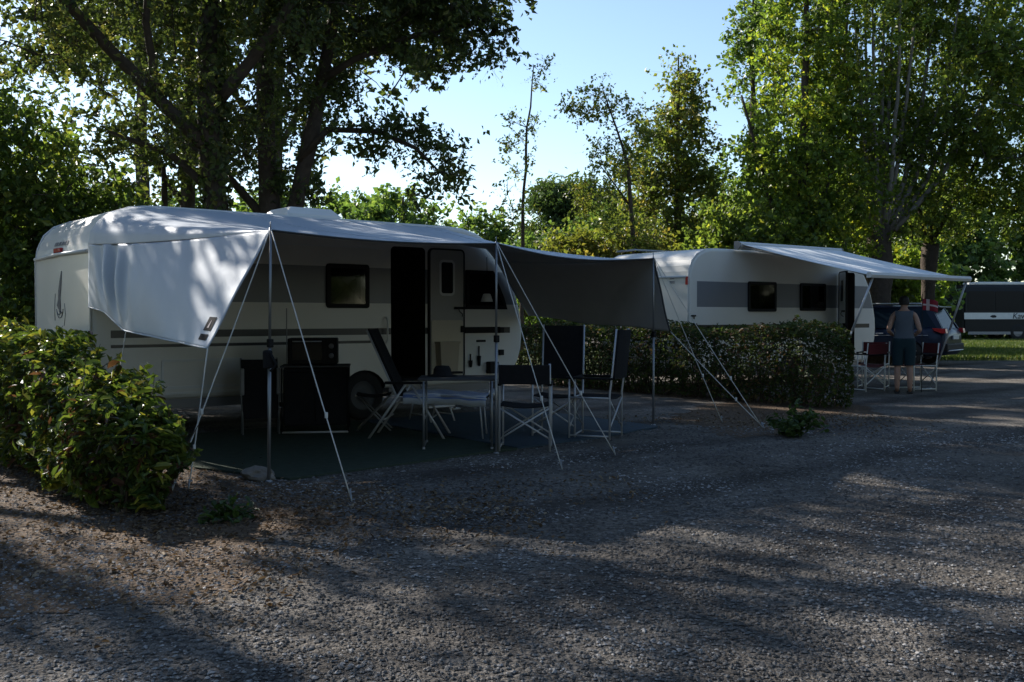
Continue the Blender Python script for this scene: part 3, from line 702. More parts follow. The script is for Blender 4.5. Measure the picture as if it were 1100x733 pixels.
far_spots = [  # which, x, y, scale, turn, label
    (0, -4.6, 42, .98, 1.2, 'bright green round tree of the far bank just right of the leaning oak'),
    (0, -10.6, 45, 1.05, 2.2, 'far bank tree glimpsed between the dark oak trunks'),
    (2, -14.5, 44, 1.1, 2.9, 'far bank tree hidden behind the ivy-covered oak'),
    (0, -19, 40, 1.0, .4, 'far bank tree showing through leaves above the pale caravan rear'),
    (2, -3.0, 50, .95, 4.0, 'low feathery tree of the far bank left of the lone sapling'),
    (2, .8, 43, .78, 5.0, 'low feathery tree directly behind the lone sapling'),
    (0, 4.6, 44, .92, 3.3, 'green round tree beneath the umbrella pine'),
    (1, 5.8, 52, .95, 2.0, 'second umbrella pine half behind the thin leaning birch'),
    (0, 8.5, 40, .95, 5.4, 'far bank tree behind the cone-shaped tree'),
    (2, 12, 42, 1.2, 1.0, 'far bank tree seen left of the stout pollard'),
    (0, 15.2, 42, 1.1, 2.4, 'far bank tree behind the thinner dark pollard'),
    (0, 20, 63, 1.6, .9, 'far bank tree over the near end of the dark coach'),
    (0, 27, 62, 1.5, 1.9, 'far bank tree rising behind the middle of the dark coach'),
    (0, 34, 61, 1.5, 3.6, 'far bank tree behind the coach at the very right edge'),
    (2, 22.5, 63, 1.3, 3.6, 'feathery tree behind the rear end of the dark coach')]
for k, x, y, s, a, lab in far_spots:
    c = copy_tree(far_defs[k]); c.location = (x, y, 0); c.scale = (s, s, s); c.rotation_euler.z = a; c['label'] = lab

# far wood closing the view near the ground (one mass)
def wood(n):
    g = np.random.default_rng(77)
    a = R(-52) + R(104) * g.random(n); d = 66 + 8 * g.random(n)
    x = np.sin(a) * d; y = np.cos(a) * d
    top = 3.2 + 1.6 * np.array([mnoise.noise(Vector((float(q) * 9, 0, 0))) for q in a]) + 0.8 * np.array([mnoise.noise(Vector((float(q) * 40, 3, 0))) for q in a])
    z = g.random(n) * top
    P = np.stack([x, y, z], 1)
    Nn = norm(g.normal(size=(n, 3)) + np.array([0, -.3, .4])); D = norm(g.normal(size=(n, 3)))
    V, F = leaf_arrays(P, Nn, D, .45 + .4 * g.random(n), .3 + .25 * g.random(n))
    return np_mesh('far_wood', V, F)
link('far_wood', wood(26000), M['leaf_far'], kind='stuff')

# unseen trees added beside and behind the photographer to keep the pitch in shade
shade = make_tree('oak_tree', 'big unseen oak added for shade beside the lane, left of and nearer than the hedge', 'tree', (-11.0, 6.0, 0),
    [[(0, 0, 0, .34), (0, 0, 3, .28), (.2, 0, 6, .2), (.3, 0, 10, .06)], [(0, 0, 3.5, .14), (2, .5, 6, .08), (3.4, .8, 7.5, .03)], [(0, 0, 3.5, .14), (-2, -.5, 6, .08), (-3.2, -.6, 7.5, .03)]],
    [(0, 0, 7.0, 4.4, 4.2, 3.2, 360), (0, 0, 9.5, 3.2, 3.2, 2.0, 150)],
    (.3, .2), 46, .5, M['leaf_oak'], M['bark'], seed=51, gap=-.3, group=None)
for x, y, a, s, lab in [(3.5, -11.5, 2.6, 1.3, 'big unseen oak added for shade straight behind the photographer'), (14.5, 2.0, 5.2, 1.3, 'big unseen oak added for shade across the lane beyond the right edge')]:
    c = copy_tree(shade); c.location = (x, y, 0); c.rotation_euler.z = a; c.scale = (s, s, s); c['label'] = lab

bush = bpy.data.objects['bush_tree']  # unseen bush copies added to block low sky light and window reflections
for x, y, a, s, lab in [(-15, -7, .3, 1.6, 'unseen bush tree added behind the photographer to block low sky, farthest left of the row'), (-8, -11, 1.3, 1.6, 'unseen bush tree added behind the photographer to block low sky, second from the left of the row'), (-.5, -12.5, 2.4, 1.6, 'unseen bush tree added behind the photographer to block low sky, in the middle of the row'),
                        (7, -11, 3.4, 1.6, 'unseen bush tree added behind the photographer to block low sky, second from the right of the row'), (13.5, -6, 4.4, 1.6, 'unseen bush tree added behind the photographer to block low sky, farthest right of the row'), (-18.5, 2, 5.4, 1.6, 'unseen bush tree added beyond the left edge to block low sky, opposite the hedge end'), (17, 3, 5, 1.6, 'unseen bush tree added beyond the right edge to block low sky, across the lane'), (20.5, 10.5, 1, 1.6, 'unseen bush tree added beyond the right edge to block low sky, level with the long hedge'), (24, 18, 2, 1.6, 'unseen bush tree added beyond the right edge to block low sky, level with the standing person'), (33, 28, 3, 1.6, 'unseen bush tree added beyond the right edge to block low sky, level with the dark car')]:
    c = copy_tree(bush); c.location = (x, y, 0); c.rotation_euler.z = a; c.scale = (s, s, s); c['label'] = lab
# ------------------------------------------------------------------ hedges
def make_hedge(name, label, start, d, length, hw, hfun, n, leaf, mat, seed, rough=.14, tw=120, shoots=90):
    g = np.random.default_rng(seed)
    d = norm(np.array([d[0], d[1], 0.0])); q = np.array([-d[1], d[0], 0.0])
    root = thing(name, label, 'hedge', (start[0], start[1], 0))
    s = g.random(n) * (length + hw * .6) - hw * .3
    u = (g.random(n) * 2 - 1); v = g.random(n)
    # push most samples to the shell
    sh = g.random(n) < .72
    side = g.random(n)
    u = np.where(sh & (side < .55), np.sign(u) * (1 - .16 * g.random(n) ** 1.5), u)
    v = np.where(sh & (side >= .55), 1 - .16 * g.random(n) ** 1.5, v)
    H = np.array([hfun(float(x)) for x in s])
    wid = hw * (1 - .18 * (v - .6) ** 2 * 4) * np.minimum(1, .62 + .8 * v)
    # rounded ends
    e = np.clip(np.minimum(s + hw * .3, length + hw * .3 - s) / (hw * .9), 0.05, 1) ** .5
    P = d * s[:, None] + q * (u * wid * e)[:, None]
    P[:, 2] = 0.04 + v * H * (.75 + .25 * e)
    lump = noise3(P + np.array([start[0], start[1], 0]), 1.7, seed); lump2 = noise3(P, 4.5, seed + 3)
    outw = q * np.sign(u)[:, None] * (np.abs(u)[:, None]) + np.array([0, 0, 1.0]) * (v > .75)[:, None]
    P = P + norm(outw) * (lump * rough + lump2 * rough * .55)[:, None]
    P[:, 2] = np.maximum(P[:, 2], .03)
    Nn = norm(norm(outw) * .6 + np.array([0, 0, .7]) + .65 * g.normal(size=(n, 3)))
    D = norm(norm(outw) * .7 + .9 * g.normal(size=(n, 3)) + np.array([0, 0, .1]))
    SP, SN, SD = [], [], []; sh_t = MB()
    for i in range(shoots):       # ragged shoots standing out of the top and the sides
        t = g.random() * length; top = g.random() < .65; uu = (g.random() * 2 - 1) if top else math.copysign(1, g.random() - .4)
        p0 = d * t + q * uu * hw * .85 + np.array([0, 0, hfun(t) * (.92 if top else .3 + .6 * g.random())])
        dr = norm(np.array([0, 0, 1.0 if top else .5]) + q * uu * (.35 if top else .9) + .35 * g.normal(size=3)); ln_ = (.12 + .2 * g.random()) * (1 if leaf[0] > .08 else .75)
        sh_t.tube([p0 - dr * .1, p0 + dr * ln_], [.004, .002], n=4, cap=False)
        for k in range(int(6 + ln_ * 30)):
            SP.append(p0 + dr * ln_ * (k + .5) / (6 + ln_ * 30) + .02 * g.normal(size=3)); SD.append(dr * .6 + .7 * g.normal(size=3)); SN.append(dr + .5 * g.normal(size=3))
    P = np.concatenate([P, SP]); Nn = np.concatenate([Nn, norm(SN)]); D = np.concatenate([D, norm(SD)]); n = len(P)
    sz = .5 + .8 * g.random(n) ** 1.3
    V, F = leaf_arrays(P, Nn, D, leaf[0] * sz, leaf[1] * sz * (.8 + .4 * g.random(n)), folded=True)
    link('foliage', np_mesh('foliage', V, F), mat, root)
    tb = sh_t; rnd = random.Random(seed)
    for i in range(tw):
        t = rnd.random() * length; uu = rnd.uniform(-.7, .7) * hw
        b = d * t + q * uu * .5; hh = hfun(t) * rnd.uniform(.7, 1.02)
        m1 = b + q * (uu * .3 + rnd.uniform(-.1, .1)) + d * rnd.uniform(-.1, .1) + np.array([0, 0, hh * .5])
        e1 = m1 + q * (uu * .3 + rnd.uniform(-.12, .12)) + d * rnd.uniform(-.15, .15) + np.array([0, 0, hh * .5])
        tb.tube([b, m1, e1], [.014, .009, .003], n=5, cap=False)
    tb.build('stems', M['twig'], root, recalc=False)
    return root

make_hedge('hedge', 'glossy laurel hedge with yellow-green tips at the left, beside the nearer caravan rear', (-2.5, 6.72), (-.635, .773), 6.9, .38,
           lambda s: .56 + .2 * min(1, max(0, s) / 1.0) + .36 * min(1, max(0, s - .6) / 2.4) + .05 * math.sin(s * 3.1), 15000, (.11, .046), M['leaf_hedge'], 61, rough=.22, shoots=170)
make_hedge('hedge', 'long dark clipped hedge between the two caravans', (4.78, 14.4), (-.62, .785), 7.4, .58,
           lambda s: 1.14 + .04 * math.sin(s * 2.3), 30000, (.07, .036), M['leaf_hedge_mid'], 62, rough=.12, tw=160)

def make_weed(name, label, loc, h, spread, n, seed, cat='plant', mat='leaf_weed', leaf=(.07, .04)):
    g = np.random.default_rng(seed); rnd = random.Random(seed)
    root = thing(name, label, cat, loc); tb = MB(); pts = []
    for i in range(12):
        a = rnd.random() * 6.28; r = spread * rnd.random() ** .6; hh = h * rnd.uniform(.35, 1) * (1 - .5 * r / spread)
        p = [(0, 0, 0), (r * .4 * math.cos(a), r * .4 * math.sin(a), hh * .6), (r * math.cos(a), r * math.sin(a), hh)]
        tb.tube(p, [.006, .004, .002], n=5, cap=False)
        for k in range(n // 12):
            t = rnd.uniform(.15, 1); q = Vector(p[0]).lerp(Vector(p[1]), t * 2) if t < .5 else Vector(p[1]).lerp(Vector(p[2]), t * 2 - 1)
            pts.append((q.x, q.y, q.z))
    P = np.array(pts) + g.normal(0, .035, (len(pts), 3)); P[:, 2] = np.maximum(P[:, 2], .015)
    Nn = norm(g.normal(size=P.shape) * .6 + np.array([0, 0, .8])); D = norm(g.normal(size=P.shape))
    V, F = leaf_arrays(P, Nn, D, leaf[0] * (.6 + .8 * g.random(len(P))), leaf[1] * (.6 + .8 * g.random(len(P))), folded=True)
    tb.build('stems', M['twig'], root, recalc=False)
    link('leaves', np_mesh('leaves', V, F), M[mat], root)
    return root
make_weed('weed_shrub', 'small leafy weed growing out of the gravel before the long dark hedge', (3.15, 11.15, 0), .55, .42, 620, 71)
make_weed('weed_shrub', 'low weed tuft spreading at the foot of the left hedge', (-1.9, 6.5, 0), .12, .24, 130, 72)
make_weed('hedge_sprig', 'dark leafy sprig standing up above the long hedge top', (4.4, 15.2, 1.08), .28, .22, 420, 73, cat='sprig', mat='leaf_hedge_mid')

# fallen leaves on the soil, grass on the turf
def litter(n, boxes, seed):
    g = np.random.default_rng(seed); Ps = []
    for (x0, y0, dx, dy, ln, wd, k) in boxes:
        s = g.random(k) * ln; u = g.normal(0, wd, k); d = norm(np.array([dx, dy]))
        Ps.append(np.stack([x0 + d[0] * s - d[1] * u, y0 + d[1] * s + d[0] * u, .01 + .012 * g.random(k)], 1))
    P = np.concatenate(Ps)
    Nn = norm(g.normal(size=P.shape) * .35 + np.array([0, 0, 1.0])); D = norm(g.normal(size=P.shape))
    V, F = leaf_arrays(P, Nn, D, .02 + .032 * g.random(len(P)), .012 + .016 * g.random(len(P)), folded=True)
    return np_mesh('fallen_leaves', V, F)
link('fallen_leaves', litter(0, [(-2.0, 6.2, -.635, .773, 5, .6, 3600), (-2.4, 6.2, 1, .25, 2.6, .5, 1500), (3.0, 11.6, .5, .5, 2.6, .55, 800), (1.2, 12.6, 1, .1, 3.5, .5, 500), (-1.8, 6.8, 1, .35, 3, .5, 450), (-4.2, 5.4, 1, -.1, 3.2, .45, 1300)], 81), M['leaf_dry'], kind='stuff')
def blades(n):
    g = np.random.default_rng(82)
    y = 30 + 25 * g.random(n); x = .4 * y + (.2 * y) * g.random(n)
    P = np.stack([x, y, np.full(n, .06)], 1)
    D = norm(g.normal(size=(n, 3)) * .4 + np.array([0, 0, 1])); Nn = norm(g.normal(size=(n, 3)) * np.array([1, 1, .2]))
    V, F = leaf_arrays(P, Nn, D, .1 + .14 * g.random(n), .02 + .02 * g.random(n))
    return np_mesh('grass', V, F)
link('grass', blades(26000), M['grass'], kind='stuff')
M['dark_top'] = pmat('dark laminate top', (0.07, 0.07, 0.072), 0.7, 0, 0.1, spec=0.2)
# ------------------------------------------------------------------ caravans
def chamfer_profile(prof, d):
    """offset a closed outline inwards by d"""
    n = len(prof); out = []
    area = sum(prof[i][0] * prof[(i + 1) % n][1] - prof[(i + 1) % n][0] * prof[i][1] for i in range(n))
    sg = 1 if area > 0 else -1
    for i in range(n):
        p0, p1, p2 = Vector(prof[i - 1]), Vector(prof[i]), Vector(prof[(i + 1) % n])
        e1 = (p1 - p0).normalized(); e2 = (p2 - p1).normalized()
        n1 = Vector((-e1.y, e1.x)) * sg; n2 = Vector((-e2.y, e2.x)) * sg
        m = (n1 + n2).normalized(); k = d / max(.35, m.dot(n1))
        out.append((p1.x + m.x * k, p1.y + m.y * k))
    return out

def loft_prism(prof, W):
    rings = [(0.0, .055), (.012, .024), (.05, .0), (W - .05, .0), (W - .012, .024), (W, .055)]
    n = len(prof); vs = []
    for y, d in rings:
        for p in chamfer_profile(prof, d): vs.append((p[0], y, p[1]))
    fs = [list(range(n)), list(range(len(vs) - 1, len(vs) - n - 1, -1))]
    for k in range(len(rings) - 1):
        for i in range(n):
            j = (i + 1) % n
            fs.append((k * n + i, (k + 1) * n + i, (k + 1) * n + j, k * n + j))
    return MB().add(vs, fs)

def cut(o, cutters):
    for c in cutters:
        md = o.modifiers.new('cut', 'BOOLEAN'); md.operation = 'DIFFERENCE'; md.solver = 'EXACT'; md.object = c
    me = eval_mesh(o)
    o.modifiers.clear(); o.data = me
    for c in cutters: bpy.data.objects.remove(c)

def inset_frame(mb, pts, wd, y0, y1, mi=0):
    """frame ring around polygon pts (x,z) of width wd between y0 (outer) and y1"""
    inn = chamfer_profile(pts, wd); n = len(pts)
    vs = [(p[0], y0, p[1]) for p in pts] + [(p[0], y0, p[1]) for p in inn] + [(p[0], y1, p[1]) for p in pts] + [(p[0], y1, p[1]) for p in inn]
    fs = []
    for i in range(n):
        j = (i + 1) % n
        fs += [(i, j, n + j, n + i), (2 * n + i, 3 * n + i, 3 * n + j, 2 * n + j), (i, 2 * n + i, 2 * n + j, j), (n + i, n + j, 3 * n + j, 3 * n + i)]
    mb.add(vs, fs, mi); return inn

def round_rect(x0, z0, x1, z1, r=.05, n=4):
    out = []
    for cx, cz, a0 in ((x1 - r, z0 + r, -90), (x1 - r, z1 - r, 0), (x0 + r, z1 - r, 90), (x0 + r, z0 + r, 180)):
        for k in range(n + 1):
            a = R(a0 + 90 * k / n); out.append((cx + r * math.cos(a), cz + r * math.sin(a)))
    return out

def make_caravan(label, loc, ang, L, W, windows, door, wheel_x, rear_light, mat_band_start=.2, hatch=None):
    root = thing('caravan', label, 'caravan', (loc[0], loc[1], 0), R(ang), 'white touring caravans on the pitches')
    prof = [(0, .40), (0, 2.04), (.02, 2.16), (.06, 2.27), (.12, 2.37), (.2, 2.45), (.3, 2.52), (.42, 2.565), (.58, 2.59), (.8, 2.6), (L - 1.35, 2.6), (L - 1.1, 2.585),
            (L - .85, 2.53), (L - .63, 2.42), (L - .45, 2.26), (L - .3, 2.06), (L - .17, 1.8), (L - .07, 1.52), (L - .015, 1.3), (L, 1.1), (L - .02, .88), (L - .08, .7), (L - .18, .55), (L - .35, .42), (L - .5, .40)]
    mat = caravan_mat('caravan shell', L + .1, x_start=mat_band_start)
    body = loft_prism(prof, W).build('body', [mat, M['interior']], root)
    body.rotation_euler = (0, 0, 0)
    cutters = []; boxes = []
    def cutter(mb):
        o = mb.build('cutter', [], None); cutters.append(o)
        o.location = root.location; o.rotation_euler = root.rotation_euler
    bpy.context.view_layer.update()
    dx0, dx1, dz0, dz1 = door
    cutter(MB().prism(round_rect(dx0, dz0, dx1, dz1, .06), 'y', -.3, 1.7)); boxes.append((dx0, dx1, dz0, dz1, 1.75))
    for wpts, lace in windows:
        xs = [p[0] for p in wpts]; zs = [p[1] for p in wpts]
        cutter(MB().prism(chamfer_profile(wpts, .03), 'y', -.3, .14)); boxes.append((min(xs), max(xs), min(zs), max(zs), .2))
    cutter(MB().lathe([(0, -.3), (.35, -.3), (.35, W + .3), (0, W + .3)], (wheel_x, 0, .3), 'y', 28, smooth=False)); boxes.append((wheel_x - .4, wheel_x + .4, .2, .7, W))
    cut(body, cutters)
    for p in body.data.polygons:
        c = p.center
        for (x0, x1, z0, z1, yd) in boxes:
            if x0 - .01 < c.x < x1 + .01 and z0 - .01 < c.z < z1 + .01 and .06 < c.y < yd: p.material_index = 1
    # inside the doorway: a cupboard front and a step edge
    mb = MB(); mb.box(((dx0 + dx1) / 2, .55, dz0 + .02), (dx1 - dx0 - .01, .95, .03)); mb.box(((dx0 + dx1) / 2 + .08, 1.5, dz0 + .5), (.3, .3, .9))
    mb.build('cupboard', M['interior'], root)
    # windows
    for wpts, lace in windows:
        fr = MB(); inn = inset_frame(fr, wpts, .055, -.03, .004)
        wo = fr.build('window', M['black_plastic'], root)
        pm = MB(); pm.prism(chamfer_profile(inn, -.004), 'y', -.021, -.014); pm.build('pane', M['tint'], wo)
        xs = [p[0] for p in inn]; zs = [p[1] for p in inn]; x0, x1, z0, z1 = min(xs), max(xs), min(zs), max(zs)
        if lace:
            cm = MB(); w_ = x1 - x0; h_ = (z1 - z0)
            if lace == 1:   # scalloped lace along the lower half
                cm.grid(lambda u, v: (x0 + .02 + (w_ - .04) * u, .075 + .012 * math.sin(u * 40), z0 + .02 + v * h_ * (.22 + .26 * abs(math.sin(u * 3.14)) + .05 * math.sin(u * 23))), 40, 4)
            else:           # draped pair of tied curtains
                for s_ in (-1, 1):
                    cm.grid(lambda u, v: (x0 + w_ / 2 + s_ * w_ * (.02 + (.1 + .17 * math.sin(v * 3.0)) * u), .075 + .012 * math.sin(u * 22), z0 + .03 + v * h_ * .85), 14, 12)
            cm.build('curtain', M['lace'], wo)
    # wheel
    for yy in (.02, W - .2):
        wm = MB(); wm.lathe([(.19, 0), (.27, -.005), (.31, .02), (.318, .06), (.318, .12), (.31, .16), (.27, .185), (.19, .18)], (wheel_x, yy, .318), 'y', 28)
        wh = wm.build('wheel', M['rubber'], root)
        rm = MB(); rm.lathe([(0, .015), (.06, .01), (.08, .03), (.17, .035), (.192, .01), (.192, .17), (0, .17)], (wheel_x, yy, .318), 'y', 20); rm.build('rim', M['wheel_disc'], wh)
    # rear face trim: raised rail under the curved head, corner strips, lamps
    tm = MB()
    tm.tube([(-.012, .06, 2.06), (-.02, W * .5, 2.075), (-.012, W - .06, 2.06)], .022, n=8)
    for yy in (.03, W - .03):
        tm.tube([(.0, yy, .45), (.0, yy, 2.03), (.03, yy, 2.2), (.1, yy, 2.36), (.22, yy, 2.475), (.42, yy, 2.555), (.8, yy, 2.575), (L - 1.2, yy, 2.57)], .014, n=8)
    tm.build('trim', M['white_plastic'], root)
    sk = MB(); sk.box((L * .5 - .1, .06, .355), (L - 1.0, .03, .11)); sk.box((.09, W / 2, .34), (.06, W - .2, .16))
    # the skirt leaves the wheel free
    sk = MB(); sk.box(((wheel_x - .4) / 2 + .1, .06, .35), (wheel_x - .55, .03, .1)); sk.box(((wheel_x + .4 + L - .6) / 2, .06, .35), (L - 1.0 - wheel_x, .03, .1)); sk.box((.05, W / 2, .33), (.05, W - .1, .16))
    sk.build('skirt', M['grey_panel'], root)
    ch = MB(); ch.box((L / 2, W / 2 - .5, .3), (L - .8, .08, .12)); ch.box((L / 2, W / 2 + .5, .3), (L - .8, .08, .12)); ch.tube([(wheel_x, .2, .318), (wheel_x, W - .2, .318)], .04)
    for x_, y_ in ((.7, .45), (.7, W - .45), (L - 1, .45), (L - 1, W - .45)):
        ch.tube([(x_, y_, .32), (x_ + .08, y_, .02)], .022); ch.box((x_ + .08, y_, .012), (.12, .12, .02))
    ch.build('chassis', M['steel'], root)
    db = MB(); db.tube([(L - .9, W / 2 - .5, .36), (L + .75, W / 2, .42)], .04); db.tube([(L - .9, W / 2 + .5, .36), (L + .75, W / 2, .42)], .04)
    db.tube([(L + .7, W / 2, .42), (L + 1.05, W / 2, .46)], .045); db.tube([(L + .45, W / 2 + .1, .75), (L + .45, W / 2 + .1, .1)], .025); db.lathe([(0, -.03), (.1, -.03), (.1, .03), (0, .03)], (L + .45, W / 2 + .1, .1), 'y', 16)
    db.build('drawbar', M['steel'], root)
    if hatch:
        hx, hy, s_ = hatch; hm = MB()
        n_ = 4
        lo = [(hx - s_, hy - .4), (hx + s_, hy - .4), (hx + s_, hy + .4), (hx - s_, hy + .4)]
        vs = [(x_, y_, 2.59) for x_, y_ in lo] + [(x_ + (hx - x_) * .06, y_ + (hy - y_) * .06, 2.71) for x_, y_ in lo] + [(x_ + (hx - x_) * .28, y_ + (hy - y_) * .28, 2.805) for x_, y_ in lo]
        fs = [(8, 9, 10, 11)] + [(k * 4 + i, k * 4 + (i + 1) % 4, (k + 1) * 4 + (i + 1) % 4, (k + 1) * 4 + i) for k in (0, 1) for i in range(4)]
        hm.add(vs, fs); hm.build('roof_hatch', M['white_plastic'], root)
    return root

M['wheel_disc'] = pmat('painted wheel disc', (0.06, 0.06, 0.062), 0.6)
C1 = (-4.55, 10.70); A1 = 39.4
win1 = [(round_rect(2.845, 1.455, 3.466, 2.02, .04), 1), ([(5.04, 1.45), (5.78, 1.45), (5.72, 1.62), (5.52, 2.0), (5.04, 2.0)], 0)]
c1 = make_caravan('nearer white caravan with grey side band, its door folded open under a silver sun awning', C1, A1, 6.1, 2.3, win1, (3.81, 4.36, .48, 2.28), 3.4, 'top', hatch=(3.1, 1.15, .42))

def add_door(root, x0, x1, z0, z1, hinge, ang, cream=True):
    """door leaf, hinged at x=hinge, swung by ang degrees; built in local coords of the leaf"""
    w_ = x1 - x0; h_ = z1 - z0
    leaf = MB(); pts = round_rect(0, 0, w_, h_, .06)
    leaf.prism(pts, 'y', 0, .035)
    d = leaf.build('door', M['white_gel'] if not cream else M['door_upper'], root, loc=(hinge, -.035, z0), rz=R(ang))
    fr = MB(); inset_frame(fr, chamfer_profile(pts, -.012), .022, -.006, .04); fr.build('seal', M['rubber'], d)
    wp = MB(); wp.prism(round_rect(w_ * .33, h_ * .66, w_ * .66, h_ * .9, .03), 'y', -.012, -.002); wp.build('window_pane', M['dark_glass'], d)
    wf = MB(); inset_frame(wf, chamfer_profile(round_rect(w_ * .33, h_ * .66, w_ * .66, h_ * .9, .03), -.035), .033, -.009, .0); wf.build('window_frame', M['white_plastic'], d)
    if cream:
        lp = MB(); lp.prism(round_rect(.025, .04, w_ - .03, h_ * .45, .03), 'y', -.014, -.002); lp.build('lower_panel', M['cream'], d)
        bn = MB(); bn.prism([(.1, .1), (.37, .1), (.40, .48), (.08, .48)], 'y', -.14, -.016); bn.box((.24, -.08, .49), (.34, .14, .03)); bn.build('bin', M['beige_bin'], d)
        sb = MB(); sb.box((.25, -.09, .075), (.4, .12, .03)); sb.build('bin_shelf', M['black_plastic'], d)
    hd = MB(); hd.box((w_ - .09, -.03, h_ * .545), (.18, .03, .035)); hd.tube([(w_ - .12, -.03, h_ * .55), (w_ - .13, -.07, h_ * .52), (w_ - .08, -.07, h_ * .5), (w_ - .05, -.03, h_ * .48)], .007); hd.build('handle', M['black_plastic'], d)
    lk = MB(); lk.box((w_ - .045, -.025, h_ * .38), (.05, .04, .09)); lk.build('lock', M['black_plastic'], d)
    return d
M['door_upper'] = pmat('door upper panel', (0.42, 0.41, 0.38), 0.5, 0, 0.05)
add_door(c1, 4.41, 4.99, .5, 2.27, 4.41, 0)

def side_panel_parts(root):
    # service hatches on the long side, grab handle, gas locker with hung brushes
    f = MB(); inset_frame(f, round_rect(.75, .52, 1.75, .86, .03), .03, -.014, .004); f.build('service_flap', M['white_plastic'], root)
    f = MB(); pts = round_rect(5.02, .52, 5.62, 1.08, .04); f.prism(pts, 'y', -.016, .0); lk = f.build('locker_hatch', M['white_plastic'], root)
    g = MB(); g.box((5.3, -.022, 1.0), (.16, .014, .03)); g.build('slot_handle', M['black_plastic'], lk)
    for z_ in (.83, 1.15):
        g = MB(); g.box((5.66, -.03, z_), (.07, .05, .08)); g.build('latch', M['black_plastic'], root)
    g = MB(); g.box((5.33, -.022, 1.16), (.62, .02, .08)); g.build('rail', M['black_plastic'], root)
    for x_, h_, z_ in ((5.1, .2, .72), (5.25, .3, .78)):
        b = MB(); b.tube([(x_, -.04, z_ + h_ / 2), (x_, -.04, z_)], .011, n=7); b.lathe([(0, 0), (.028, 0), (.02, -h_ * .45), (0, -h_ * .5)], (x_, -.045, z_ + .01), 'z', 10)
        b.build('brush', M['black_plastic'], root)
    b = MB(); b.rbox((5.47, -.07, .62), (.16, .1, .17), .015); b.build('caddy', M['black_plastic'], root)
    b = MB(); b.tube([(3.72, -.02, 1.0), (3.72, -.06, 1.04), (3.72, -.06, 1.3), (3.72, -.02, 1.34)], .012); b.build('grab_handle', M['white_plastic'], root)
side_panel_parts(c1)
f = MB(); f.box((1.95, -.004, 2.24), (3.5, .012, .018)); f.build('side_rail', M['white_plastic'], c1)
for x_ in (2.3,):
    f = MB(); f.box((x_, -.002, .95), (.012, .006, 1.0)); f.build('panel_seam', M['grey_panel'], c1)
f = MB(); f.rbox((4.08, -.02, 2.36), (.3, .03, .05), .01); f.build('porch_lamp', M['white_plastic'], c1)
f = MB(); f.box((1.9, -.004, .47), (2.2, .012, .022)); f.build('sill_strip', M['white_plastic'], c1)
# mark and lettering on the rear face of the nearer caravan
def rear_marks(root):
    def pt(y, z, x=-.006): return (x, y, z)
    mb = MB()
    cen = [(1.12, 1.88), (1.16, 1.77), (1.2, 1.65), (1.22, 1.56), (1.24, 1.48), (1.19, 1.4)]; wd = [.01, .035, .05, .04, .075, .012]
    L_, R_ = [], []
    for (y, z), w_ in zip(cen, wd): L_.append((y + w_, z)); R_.append((y - w_, z))
    n = len(cen)
    for i in range(n - 1):
        q = [L_[i], R_[i], R_[i + 1], L_[i + 1]]
        mb.add([pt(*p, -.002) for p in q] + [pt(*p, -.006) for p in q], [(0, 1, 2, 3), (7, 6, 5, 4), (0, 4, 5, 1), (1, 5, 6, 2), (2, 6, 7, 3), (3, 7, 4, 0)], 0)
    for k, (y0, r) in enumerate([(1.2, .2), (1.24, .15), (1.16, .13)]):
        pts = [(-.005, y0 + r * math.cos(a) * .75, 1.49 + r * math.sin(a) * .8) for a in np.linspace(R(200 + 20 * k), R(340 - 12 * k), 14)]
        mb.tube(pts, .004, n=5)
    mb.tube([(-.005, 1.38, 1.62), (-.005, 1.42, 1.45), (-.005, 1.4, 1.3)], .003, n=5); mb.tube([(-.005, 1.0, 1.5), (-.005, .97, 1.38), (-.005, 1.02, 1.24)], .003, n=5)
    mb.build('rear_emblem', M['emblem'], root)
    # small worn lettering: short upright strokes along one line
    lm = MB(); rnd = random.Random(9); y = 1.5
    def head(z): return .02 + (z - 2.16) / .11 * .04
    for i in range(9):
        w_ = rnd.uniform(.035, .05); z0 = 2.185; h_ = .045
        for (a, b_, c, d) in [(0, .012, 0, h_), (0, w_, 0, .012), (0, w_, h_ - .012, h_)][:rnd.choice((2, 3))] + ([(w_ - .012, w_, 0, h_)] if i % 2 else [(0, w_, h_ * .45, h_ * .6)]):
            ys = (y - a, y - b_); zs = (z0 + c, z0 + d)
            vs = [(head(zs[i2]) - .004 - o, ys[i1], zs[i2]) for o in (0, .005) for i1 in (0, 1) for i2 in (0, 1)]
            lm.add(vs, [(0, 1, 3, 2), (4, 6, 7, 5), (0, 4, 5, 1), (2, 3, 7, 6), (0, 2, 6, 4), (1, 5, 7, 3)])
        y -= w_ + .018
    lm.build('lettering', M['letter_grey'], root)
    rl = MB(); rl.rbox((.0, 1.25, 2.125), (.05, .26, .055), .012); rl.build('brake_light', M['red_lens'], root)
    for y_ in (.14, 2.16):
        tl = MB(); tl.rbox((-.015, y_, .78), (.05, .13, .3), .015); tl.build('tail_light', M['red_lens'], root)
M['emblem'] = pmat('emblem ink', (0.02, 0.03, 0.06), 0.5)
M['letter_grey'] = pmat('grey lettering', (0.24, 0.24, 0.25), 0.5)
rear_marks(c1)

